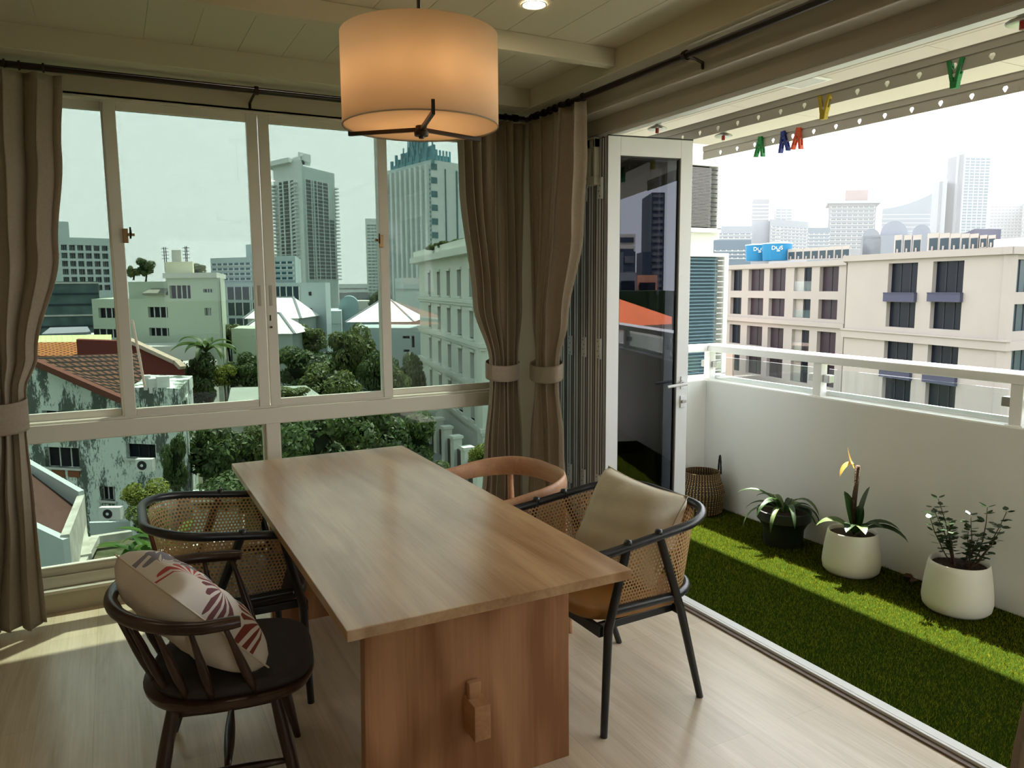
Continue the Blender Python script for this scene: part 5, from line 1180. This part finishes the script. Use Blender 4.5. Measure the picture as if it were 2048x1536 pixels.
q = Vector((0, 0, -.2)); m.add([a+q, b+q, c+q, d+q, e+q], [(2, 1, 0), (3, 2, 0), (4, 3, 0)], [[(0, 0)]*3]*3); m.build('tiled_roof', m_tile, t)
M().bar(a+Vector((0, 0, -.1)), b+Vector((0, 0, -.1)), .35, .3).build('verge_board', mat('brown_verge', (.13, .05, .035), .7), t)
def fan_unit(label, px, py, D, s=.8):
    c = atD(px, py, D); f_ = Fac(px-10, D, px+10, D); t = thing('outdoor_condenser', label, 'air conditioner', c)
    o = c-Vector((0, 0, .3)); M().pbox(o-f_.d*s/2, f_.d*s, f_.n*.3, (0, 0, .6)).build('casing', m_cas, t)
    g = o+f_.n*.3-f_.d*.1+Vector((0, 0, .3)); M().cyl(g, g+f_.n*.02, .22, 20).build('fan', m_dframe, t)
    M().cyl(g+f_.n*.02, g+f_.n*.04, .07, 10).build('fan_hub', m_cas, t)
fan_unit('white fan unit on the stained wall below the small square window', 226, 1024, 36.2, 1.0)
fan_unit('white fan unit on the stained wall below the wide dark window', 294, 928, 36.6)
for k, (px, py, w_) in enumerate(((294, 762, .35), (308, 768, .5), (326, 764, .6))):
    c = atD(px, py, 38.2); tag(M().box(c.x-w_/2, c.x+w_/2, c.y-.2, c.y+.2, c.z-.45, c.z+.3).build('rooftop_box', m_cas, bevel=.03), ('narrow white box', 'small white box', 'wide white box')[k]+' on the parapet at the right of the stained house', 'roof equipment')
# maroon gable house behind
fm = Fac(262, 52, 368, 50); t = thing('maroon_house', 'dark red gable wall house behind the stained house', 'building', fm.at(fm.L/2, GZ, -4))
P = lambda x, y: fm.at(*fm.uz(x, y))
m = M(); m.poly([fm.at(-6, GZ), fm.at(fm.L, GZ), P(368, 735), P(356, 727), P(262, 683), fm.at(-6, fm.uz(262, 683)[1])], fm.b*1.2); m.build('wall', mat('maroon_render', (.14, .035, .03), .8), t)
m = M().bar(P(262, 680)+fm.n*.15, P(358, 724)+fm.n*.15, .5, .25).bar(P(356, 722)+fm.n*.15, P(369, 735)+fm.n*.15, .5, .25); m.build('roof_edge', mat('pale_brown_fascia', (.42, .33, .26), .8), t)
# orange roof, green roof
t = thing('orange_roof_house', 'house with an orange tiled roof turning brown, behind the stained gable', 'building', atD(160, 760, 58))
slab4([atD(40, 712, 56), atD(212, 711, 55), atD(204, 683, 61), atD(40, 685, 62)], 'orange_roof', m_otile, t)
slab4([atD(212, 711, 55), atD(262, 716, 54), atD(262, 681, 60), atD(204, 683, 61)], 'brown_roof', m_tile, t)
c = atD(60, 720, 58); M().pbox((c.x-2, c.y+1, GZ), (14, -3, 0), (2, 8, 0), (0, 0, c.z-GZ-1.2)).build('wall', m_conc, t)
t = thing('green_roof_shed', 'pale yellow-green metal roof above the orange tiles', 'roof', atD(150, 690, 68))
slab4([atD(70, 686, 66), atD(223, 682, 65), atD(223, 669, 70), atD(70, 671, 71)], 'metal_roof', m_gtile, t)
c = atD(80, 690, 68); M().pbox((c.x, c.y+1, GZ), (13, -2, 0), (1, 5, 0), (0, 0, c.z-GZ-.5)).build('wall', m_conc, t)
t = thing('white_roof_shed', 'low white roofed shed between the green roof and the dark glass block', 'roof', atD(140, 665, 85))
slab4([atD(83, 668, 82), atD(182, 664, 82), atD(175, 653, 88), atD(100, 655, 88)], 'metal_roof', m_wht, t); c = atD(90, 668, 84); M().pbox((c.x, c.y+1, GZ), (10, -2, 0), (1, 5, 0), (0, 0, c.z-GZ-.3)).build('wall', m_conc, t)
# near house with brown roof behind a white parapet, bottom left
t = thing('parapet_house', 'small house with a brown roof sunk behind white parapet walls, bottom left', 'building', atD(110, 1050, 24))
m_pw = mat('pale_blue_white_render', (.42, .47, .46), .8, var=.05, vscale=.6); m_pw2 = mat('grimy_white_render', (.48, .48, .42), .85, c2=(.30, .29, .24), vscale=2.2)
A_, B_, C_, E_ = atD(45, 928, 27.5), atD(170, 1000, 26.5), atD(140, 1082, 21.5), atD(50, 1040, 22.0)
slab4([E_, C_, B_+Vector((-.3, 0, -.2)), A_], 'brown_roof', mat('rust_brown_roof', (.085, .045, .035), .8, var=.15, vscale=1.5, bump=.2, bscale=6), t, thick=.2)
def parap(p, q, h, w=.22, dn=9): 
    p, q = Vector(p), Vector(q); d = (q-p).normalized(); s_ = Vector((d.y, -d.x, 0)).normalized()*w
    return M().poly([p+Vector((0, 0, h)), q+Vector((0, 0, h)), Vector((q.x, q.y, GZ)), Vector((p.x, p.y, GZ))], s_)
parap(A_, B_, .35).build('far_parapet', m_pw, t); parap(B_, C_, .2).build('side_parapet', m_pw2, t); parap(E_, C_, .1).build('near_wall', m_pw, t)
D1, D2_ = atD(165, 1000, 27), atD(181, 1076, 24); parap(D1, D2_, -.5, .5).build('side_wall', m_pw2, t)
t = thing('garden_wall', 'low whitewashed wall with a ledge at the foot of the stained house', 'wall', atD(200, 1110, 26))
M().bar(atD(150, 1140, 23), atD(183, 1080, 26.5), .5, .25).bar(atD(183, 1080, 26.5), atD(262, 1068, 27.5), .25, .25).build('coping', m_pw2, t)
c = atD(182, 1080, 30); c2_ = atD(262, 1068, 30); M().poly([Vector((c.x, c.y, c.z+.75)), Vector((c2_.x, c2_.y, c2_.z+.55)), Vector((c2_.x, c2_.y, GZ)), Vector((c.x, c.y, GZ))], (0, -.2, 0)).build('panel', m_pw, t)
c = atD(160, 1150, 24); slab4([atD(120, 1200, 22), atD(300, 1160, 24), atD(300, 1068, 29), atD(180, 1082, 27.5)], 'terrace', mat('mossy_paving', (.12, .11, .07), .95, c2=(.03, .05, .015), vscale=1.6), t)
# white roof houses in the middle
m_wr = mat('white_sheet_roof', (.80, .78, .76), .5); 
def hip(label, px0, px1, ye, yr, D, dd, name='white_roof_house', yw=None, ridge=(.3, .7)):
    t = thing(name, label, 'building', atD((px0+px1)/2, ye+20, D)); a, b = atD(px0, ye, D), atD(px1, ye, D); f_ = Fac(px0, D, px1, D)
    z = (a.z+b.z)/2; a.z = b.z = z; c, d = b-f_.n*dd, a-f_.n*dd; zr_ = f_.uz((px0+px1)/2, yr)[1]+.8
    L_ = b-a; r0 = a+L_*ridge[0]-f_.n*dd/2; r1 = a+L_*ridge[1]-f_.n*dd/2; r0.z = r1.z = zr_
    m = M().add([a, b, c, d, r0, r1], [(0, 1, 5, 4), (1, 2, 5), (2, 3, 4, 5), (3, 0, 4), (3, 2, 1, 0)]); m.build('roof', m_wr, t)
    e = M()
    for p, q in ((a, r0), (b, r1), (r0, r1)): e.bar(p, q, .25, .15)
    e.build('ridge', m_wht, t)
    m = M().pbox(a+L_*.06-f_.n*.4+Vector((0, 0, GZ-z)), L_*.88, -f_.n*(dd-.8), (0, 0, z-GZ-.05)); m.build('wall', m_offw if 'pavilion' in label else m_pw, t)
    for k in range(4): u = .14+.2*k; m = M(); f_.sbox(m, f_.L*u, f_.L*(u+.08), z-2.6, z-1.2, -.5, -.36); m.build('window', m_winG, t)
    return t
hip('white roofed house with a hipped upper roof behind the centre window bars', 486, 602, 637, 608, 92, 9)
hip('lower white sloping roof in front of the hipped white roof', 470, 590, 668, 642, 84, 7, ridge=(.35, .6))
hip('wide pavilion with a large white hipped roof and a row of small openings', 690, 828, 644, 612, 105, 14, ridge=(.42, .55))
fq = Fac(700, 96, 852, 94); t = building('pale_house', 'long pale house below the pavilion roof, partly behind trees', fq, fq.uz(780, 656)[1], 9, m_offw, [fq.rect(805, 819, 672, 677), fq.rect(823, 829, 672, 695), fq.rect(740, 748, 705, 720), fq.rect(807, 819, 699, 704)], m_winG, bars=0)
fr_ = Fac(457, 78, 504, 77); t = building('blank_wall_house', 'plain pale green house wall with one slit window', fr_, fr_.uz(480, 657)[1], 6, m_pg, [fr_.rect(466, 472, 694, 708)], m_winG, bars=0)
t = thing('arched_wall_building', 'blue-grey building with a rounded top behind the trees', 'building', atD(690, 650, 128)); f_ = Fac(676, 128, 716, 128)
pts = [f_.at(0, GZ), f_.at(f_.L, GZ)]+[f_.at(f_.L/2+math.cos(pi*k/12)*f_.L/2, f_.uz(696, 612)[1]+math.sin(pi*k/12)*(f_.uz(696, 592)[1]-f_.uz(696, 612)[1])) for k in range(13)]
M().poly(pts, f_.b*10).build('wall', mat('blue_grey_render', (.26, .36, .37), .8), t)
for lab, x0, x1, y0, D, mt in (('small blue-grey house left of the rounded wall', 640, 680, 622, 120, m_lg), ('low brown roofed building between the office block and the rounded wall', 592, 645, 627, 122, m_conc), ('distant low white roofs on the horizon', 655, 745, 585, 300, m_wht),
        ('distant grey flat roofs right of the condo tower', 690, 775, 602, 190, m_conc), ('tall pale block behind the stucco building', 790, 850, 556, 150, m_twr2), ('distant pale block beside the foot of the condo tower', 660, 676, 548, 280, m_twr2), ('far low skyline between the towers', 640, 760, 568, 700, m_twr)):
    tower(lab, x0, x1, y0, D, mt, 2, m_winG2, .3, 4, depth=15, yb=y0+25, name='low_building')
# flat grey roofs among the trees
t = thing('flat_roof_house', 'house with a broad grey flat roof among the trees below the centre', 'building', atD(560, 780, 52))
slab4([atD(455, 806, 46), atD(655, 800, 46), atD(612, 771, 52), atD(462, 775, 53)], 'flat_roof', mat('grey_green_roof', (.30, .33, .28), .85, var=.2, vscale=.5), t)
c = atD(460, 810, 50); M().pbox((c.x, c.y, GZ), (5, -2.2, 0), (1.2, 3, 0), (0, 0, c.z-GZ-.6)).build('wall', m_conc, t)
t = thing('metal_shed', 'pale corrugated shed roof below the dark trees, behind the left cane chair', 'roof', atD(430, 985, 34))
slab4([atD(382, 996, 32), atD(470, 992, 32), atD(476, 976, 35), atD(386, 980, 35)], 'metal_roof', mat('pale_sheet_roof', (.55, .60, .56), .5), t)
c = atD(384, 998, 33); M().pbox((c.x, c.y, GZ), (1.8, -.6, 0), (.5, 2, 0), (0, 0, c.z-GZ-.3)).build('wall', m_conc, t)
# street, fence and hedge at the lower right of the windows
t = M(); P = [onz(x, y, GZ+.02) for x, y in ((760, 1080), (1000, 1120), (1010, 960), (905, 850))]
t.add(P, [(0, 1, 2, 3)]); tag(t.build('street', mat('pale_street', (.26, .27, .25), .9)), kind='structure')
t = thing('street_fence', 'grey railing fence with white piers along the street in front of the stucco building', 'fence', onz(900, 900, GZ))
pa, pb = onz(850, 870, GZ), onz(960, 1010, GZ); n_ = 7
for k in range(n_):
    p = pa.lerp(pb, k/(n_-1)); M().box(p.x-.35, p.x+.35, p.y-.35, p.y+.35, GZ, GZ+3.0).box(p.x-.45, p.x+.45, p.y-.45, p.y+.45, GZ+3.0, GZ+3.2).build('pier', m_euro, t)
M().poly([pa, pb, pb+Vector((0, 0, 2.2)), pa+Vector((0, 0, 2.2))], (.15, .1, 0)).build('railing_panel', mat('brown_fence_panel', (.10, .075, .06), .7), t)
# thin pale pink streak, modelled as a leaning cylinder, seen through the second window
p = atD(290, 775, 37.2); tag(M().cyl(p, Vector((p.x-.35, p.y, atD(266, 490, 37.2).z-3.6)), .06, 8).build('pink_streak', mat('pale_pink_streak', (.75, .50, .42), .5)), 'thin pale pink streak rising from the parapet of the stained house', 'pole')
# ---- scenery seen only in the reflection of the open door leaf
dn = Vector((-.1545, -.988, 0)).normalized(); dP = Vector((2.70, 3.50, 0))
def rfl(px, py, D):
    r = ray(px, py); t0 = (dP-CAM).dot(dn)/r.dot(dn); p = CAM+r*t0; r2 = r-dn*2*r.dot(dn); return p+r2*(D-t0)
def rbox(name, label, x0, x1, yt, D, mt, nb=0, wm=None, depth=12, zb=GZ):
    a, b = rfl(x0, yt, D), rfl(x1, yt, D); z1 = (a.z+b.z)/2; a.z = b.z = 0; t = thing(name, label, 'building', ((a.x+b.x)/2, (a.y+b.y)/2, zb)); d = (b-a); n = Vector((d.y, -d.x, 0)).normalized()
    if n.dot(a) < 0: n = -n
    M().pbox(a+Vector((0, 0, zb)), d, n*depth, (0, 0, z1-zb)).build('wall', mt, t)
    for k in range(nb):
        h = (z1+15)/nb; M().pbox(a+d*.1-n*.15+Vector((0, 0, z1-h*(k+.75))), d*.8, n*.1, (0, 0, h*.45)).build('window_band', wm or m_winG, t)
    return t
m_dt = mat('slate_tower', (.05, .06, .09), .4); m_cr = mat('cream_tower', (.55, .50, .46), .7)
rbox('reflected_tower', 'dark slate high-rise reflected in the open door glass', 1305, 1331, 385, 260, m_dt, 22, m_gry, 20)
rbox('reflected_tower', 'cream tower reflected low at the left of the door glass', 1238, 1272, 468, 250, m_cr, 9, m_dt, 15)
rbox('reflected_tower', 'dark stepped tower reflected before the cream tower', 1248, 1272, 503, 220, m_dt, 6, m_gry, 12)
rbox('reflected_tower', 'small slate towers reflected left of the high-rise', 1286, 1303, 504, 255, m_dt, 0, None, 12)
rbox('reflected_block', 'white apartment block reflected in the door glass', 1240, 1274, 545, 130, m_wht, 4, m_winG, 10)
rbox('reflected_block', 'brick coloured block reflected in the door glass', 1276, 1316, 550, 140, mat('salmon_render', (.55, .25, .16), .8), 4, m_winG, 10)
rbox('reflected_trees', 'dark belt of trees reflected behind the orange roof', 1225, 1350, 582, 90, mat('dark_tree_belt', (.02, .035, .015), .9), 0, None, 10)
t = thing('orange_roof_house', 'house with a bright orange roof reflected in the open door glass', 'building', rfl(1280, 640, 45))
a, b, c, d = rfl(1225, 593, 50), rfl(1345, 634, 48), rfl(1345, 648, 42), rfl(1225, 654, 40)
slab4([d, c, b, a], 'roof', mat('orange_roof', (.80, .20, .08), .7), t)
M().poly([d, c, Vector((c.x, c.y, GZ)), Vector((d.x, d.y, GZ))], Vector((2, -6, 0))).build('wall', m_conc, t)
# ------------------------------------------------------------ trees
def leafmesh(name, n, seed, rad=(1, 1, .8), leaf=.06, clumps=14):
    g = np.random.default_rng(seed); cs = g.normal(size=(clumps, 3)); cs /= np.linalg.norm(cs, axis=1)[:, None]; cs *= g.uniform(.35, .75, (clumps, 1)); cs[:, 2] = cs[:, 2]*.85+.05
    cr = g.uniform(.24, .42, clumps); k = g.integers(0, clumps, n); d = g.normal(size=(n, 3)); d /= np.linalg.norm(d, axis=1)[:, None]
    p = (cs[k]+d*cr[k][:, None]*g.uniform(.75, 1.05, (n, 1)))*np.array(rad)
    a = g.normal(size=(n, 3)); a /= np.linalg.norm(a, axis=1)[:, None]; nn = d+a*.7; nn /= np.linalg.norm(nn, axis=1)[:, None]
    t1 = np.cross(nn, g.normal(size=(n, 3))); t1 /= np.linalg.norm(t1, axis=1)[:, None]; t2 = np.cross(nn, t1); s = leaf*g.uniform(.6, 1.4, (n, 1))
    V = np.stack([p-t1*s, p-t2*s*.5, p+t1*s, p+t2*s*.5], 1).reshape(-1, 3)
    me = bpy.data.meshes.new(name); me.vertices.add(n*4); me.vertices.foreach_set('co', V.ravel()); me.loops.add(n*4); me.loops.foreach_set('vertex_index', np.arange(n*4)); me.polygons.add(n); me.polygons.foreach_set('loop_start', np.arange(n)*4); me.update(); me.validate()
    return me
def leafmat(name, c1, c2):
    m, nt, out = mk(name); L = nt.links.new; b = N(nt, 'ShaderNodeBsdfPrincipled', Roughness=.55); tl = N(nt, 'ShaderNodeBsdfTranslucent')
    ge = N(nt, 'ShaderNodeNewGeometry'); rp = N(nt, 'ShaderNodeValToRGB'); L(ge.outputs['Random Per Island'], rp.inputs['Fac']); e = rp.color_ramp.elements; e[0].color = rgb(c1); e[1].color = rgb(c2)
    L(rp.outputs[0], b.inputs['Base Color']); L(rp.outputs[0], tl.inputs['Color']); mx = N(nt, 'ShaderNodeMixShader', Fac=.42); L(b.outputs[0], mx.inputs[1]); L(tl.outputs[0], mx.inputs[2]); L(mx.outputs[0], out.inputs[0]); return m
lm = {'d': leafmat('dark_foliage', (.03, .055, .015), (.10, .16, .04)), 'm': leafmat('olive_foliage', (.06, .085, .025), (.17, .22, .06)), 'y': leafmat('yellow_green_foliage', (.10, .13, .02), (.30, .34, .05))}
base_l = {}
for kk in 'dmy':
    for v in (0, 1): me = leafmesh('foliage_'+kk, 5200 if kk != 'y' else 3600, 3+v*7+ord(kk), leaf=.062); me.materials.append(lm[kk]); base_l[kk+str(v)] = me
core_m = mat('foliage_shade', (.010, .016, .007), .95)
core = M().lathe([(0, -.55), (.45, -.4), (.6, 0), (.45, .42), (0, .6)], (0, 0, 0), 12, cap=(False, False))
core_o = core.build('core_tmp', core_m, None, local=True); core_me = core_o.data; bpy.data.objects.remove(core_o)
m_bark = mat('tree_bark', (.07, .05, .035), .9)
def tree(label, px, yt, yb, D, hw, kind='d', v=0, ground=GZ, name='tree', group=None, flat=1.):
    c = atD(px, (yt+yb)/2, D); rx = hw*D/F; rz = (yb-yt)/2*D/F; gz = min(ground, c.z-rz) if ground is not None else c.z-rz
    t = thing(name, label, 'tree' if name == 'tree' else 'plant', (c.x, c.y, gz), group=group)
    o = bpy.data.objects.new('foliage', base_l[kind+str(v)]); COL.objects.link(o); o.parent = t; o.location = (0, 0, c.z-gz); o.scale = (rx*1.05, rx*1.05*flat, rz*1.2); o.rotation_euler = (0, 0, px*.37)
    k = bpy.data.objects.new('crown_core', core_me); COL.objects.link(k); k.parent = t; k.location = o.location; k.scale = (rx*.8, rx*.8*flat, rz*.9)
    M().tube([(0, 0, 0), (.1*rx, .05*rx, (c.z-gz)*.5), (0, 0, c.z-gz)], [max(.1, rx*.09), max(.08, rx*.07), max(.05, rx*.04)], 8).build('trunk', m_bark, t, local=True)
    return t
T = [('bushy dark tree against the pale green building, beside the maroon wall', 398, 700, 812, 56, 42, 'd', 0), ('dark tree left of the centre bars, under the blank pale wall', 505, 705, 785, 60, 42, 'd', 1),
     ('broad dark tree right of the centre bars', 612, 690, 785, 66, 56, 'd', 0), ('tall feathery tree in front of the pavilion roof', 702, 645, 775, 68, 44, 'm', 1), ('rounded green tree low in the middle pane', 655, 728, 812, 56, 50, 'm', 0),
     ('dark tree beside the third window bar', 757, 700, 800, 64, 34, 'd', 1), ('olive tree between the window bar and the stucco building', 815, 705, 815, 72, 36, 'm', 0), ('small bright tree behind the palm', 455, 640, 706, 84, 32, 'm', 1),
     ('yellowish shrub below the blank pale wall', 448, 728, 775, 58, 24, 'y', 1), ('big dark tree under the left part of the lower pane', 425, 838, 985, 40, 62, 'd', 1), ('green tree at the left side of the lower centre bar', 508, 842, 965, 42, 40, 'm', 0),
     ('large dark tree right of the lower centre bar', 622, 815, 975, 38, 72, 'd', 0), ('large dark tree below the third window bar', 735, 808, 970, 41, 72, 'd', 1), ('dark tree in front of the street fence', 822, 812, 960, 44, 60, 'd', 0),
     ('low green shrubs along the street edge', 872, 925, 990, 46, 34, 'm', 1), ('bright shrub at the street beside the right curtain', 968, 885, 945, 46, 26, 'y', 0), ('small tree in front of the flat grey roof', 575, 772, 806, 46, 44, 'm', 1),
     ('distant trees between the low roofs and the slab tower', 760, 582, 615, 170, 26, 'd', 0), ('small green trees left of the rounded wall', 622, 648, 712, 90, 32, 'm', 1), ('olive crown behind the third window bar', 795, 735, 800, 60, 26, 'm', 0),
     ('dark tree filling the gap below the flat roof', 560, 815, 905, 44, 48, 'd', 1), ('tree at the lower end of the street hedge', 800, 940, 1040, 36, 60, 'd', 0), ('dark undergrowth beside the metal shed', 470, 930, 1030, 34, 70, 'd', 0),
     ('dark undergrowth below the centre of the lower pane', 640, 930, 1060, 33, 110, 'd', 1), ('creeper covered tree at the corner of the stained house', 350, 860, 1000, 37, 22, 'd', 0)]
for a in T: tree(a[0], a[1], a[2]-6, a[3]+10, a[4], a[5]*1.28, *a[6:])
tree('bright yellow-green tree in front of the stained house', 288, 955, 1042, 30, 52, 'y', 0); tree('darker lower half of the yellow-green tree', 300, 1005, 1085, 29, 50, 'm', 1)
zroof = fg.uz(380, 556)[1]
tree('round roof garden tree left of the cream stair house', 290, 512, 558, 79, 20, 'd', 0, ground=zroof-.3, name='tree'); tree('low roof garden shrubs right of the cream stair house', 390, 524, 558, 84, 28, 'm', 1, ground=zroof, name='shrub', flat=.5); tree('small shrub at the left end of the roof garden', 266, 530, 560, 78.5, 14, 'm', 0, ground=zroof, name='shrub')
ze_ = fe.uz(900, 505)[1]
for i, (px, y) in enumerate(((868, 500), (890, 495), (914, 492), (935, 488))): tree('clipped roof shrub along the edge of the stucco building', px, y-15, y+6, 76-i*3, 18, 'd' if i % 2 else 'm', i % 2, ground=None, name='shrub', group='roof shrubs on the stucco building')
# palm and banana leaves
t = thing('palm_tree', 'slender palm tree in front of the pale green building', 'tree', (atD(412, 705, 56).x, atD(412, 705, 56).y, GZ)); c = atD(412, 705, 56)
M().tube([(c.x, c.y, GZ), (c.x, c.y, c.z)], [.25, .16], 8).build('trunk', m_bark, t)
R = random.Random(5)
for k in range(16): blade(c, k*2.4, R.uniform(2.0, 3.0), .5, R.uniform(1.4, 2.4), R.uniform(.6, 1.3)).build('frond', lm['d'], t, smooth=True)
t = thing('banana_plant', 'clump of broad bright banana leaves just below the window, left', 'plant', (atD(300, 1120, 15).x, atD(300, 1120, 15).y, GZ)); c = atD(290, 1090, 15)
m_ban = mat('banana_leaf', (.09, .17, .03), .4, c2=(.03, .08, .015), vscale=1.5, trans=.35); M().tube([(c.x, c.y, GZ), (c.x, c.y, c.z-.2)], [.2, .15], 10).build('stem', m_stem, t)
for k in range(18): blade(c+Vector((R.uniform(-.5, .6), R.uniform(-.4, .4), R.uniform(-.6, .1))), k*2.4+.2, R.uniform(.8, 1.25), R.uniform(.14, .22), R.uniform(.6, 1.6), R.uniform(.3, 1.2), n=12).build('leaf', m_ban, t, smooth=True)
# ------------------------------------------------------------ light
w = bpy.data.worlds.new('hazy_sky'); SC.world = w; w.use_nodes = True; nt = w.node_tree
for n in list(nt.nodes): nt.nodes.remove(n)
out = nt.nodes.new('ShaderNodeOutputWorld'); bg = nt.nodes.new('ShaderNodeBackground')
tc = nt.nodes.new('ShaderNodeTexCoord'); sx = nt.nodes.new('ShaderNodeSeparateXYZ'); rp = nt.nodes.new('ShaderNodeValToRGB')
nt.links.new(tc.outputs['Generated'], sx.inputs[0]); nt.links.new(sx.outputs[2], rp.inputs['Fac'])
e = rp.color_ramp.elements; e[0].position = .0; e[0].color = (.97, .99, 1.0, 1); e[1].position = .9; e[1].color = (.80, .90, 1.0, 1)
nt.links.new(rp.outputs[0], bg.inputs[0]); bg.inputs[1].default_value = 1.25; nt.links.new(bg.outputs[0], out.inputs[0])
sd = bpy.data.lights.new('sun', 'SUN'); so = bpy.data.objects.new('sun', sd); COL.objects.link(so)
sd.energy = 10.0; sd.color = (1, .95, .86); sd.angle = math.radians(.8)
so.rotation_euler = Vector((.3724, .29, 1)).to_track_quat('Z', 'Y').to_euler(); so.location = (5, 3, 8)
SC.view_settings.view_transform = 'Standard'; SC.view_settings.look = 'None'; SC.view_settings.gamma = 1; SC.view_settings.exposure = 1.75
SC.view_settings.use_curve_mapping = False

# ------------------------------------------------------------ haze over the distant city
mh, nth, outh = mk('city_haze'); vs_ = N(nth, 'ShaderNodeVolumeScatter', Density=.00042, Anisotropy=.2); vs_.inputs['Color'].default_value = (.97, .98, 1, 1); nth.links.new(vs_.outputs[0], outh.inputs['Volume'])
fh = Vector((CF.x, CF.y, 0)).normalized(); rh = Vector((fh.y, -fh.x, 0)); p0 = fh*118-rh*900; p0.z = GZ-1
hz_ = M().pbox(p0, rh*1900, fh*900, (0, 0, 300)).build('haze', mh); tag(hz_, 'pale haze hanging over the distant city', 'haze', kind='stuff')
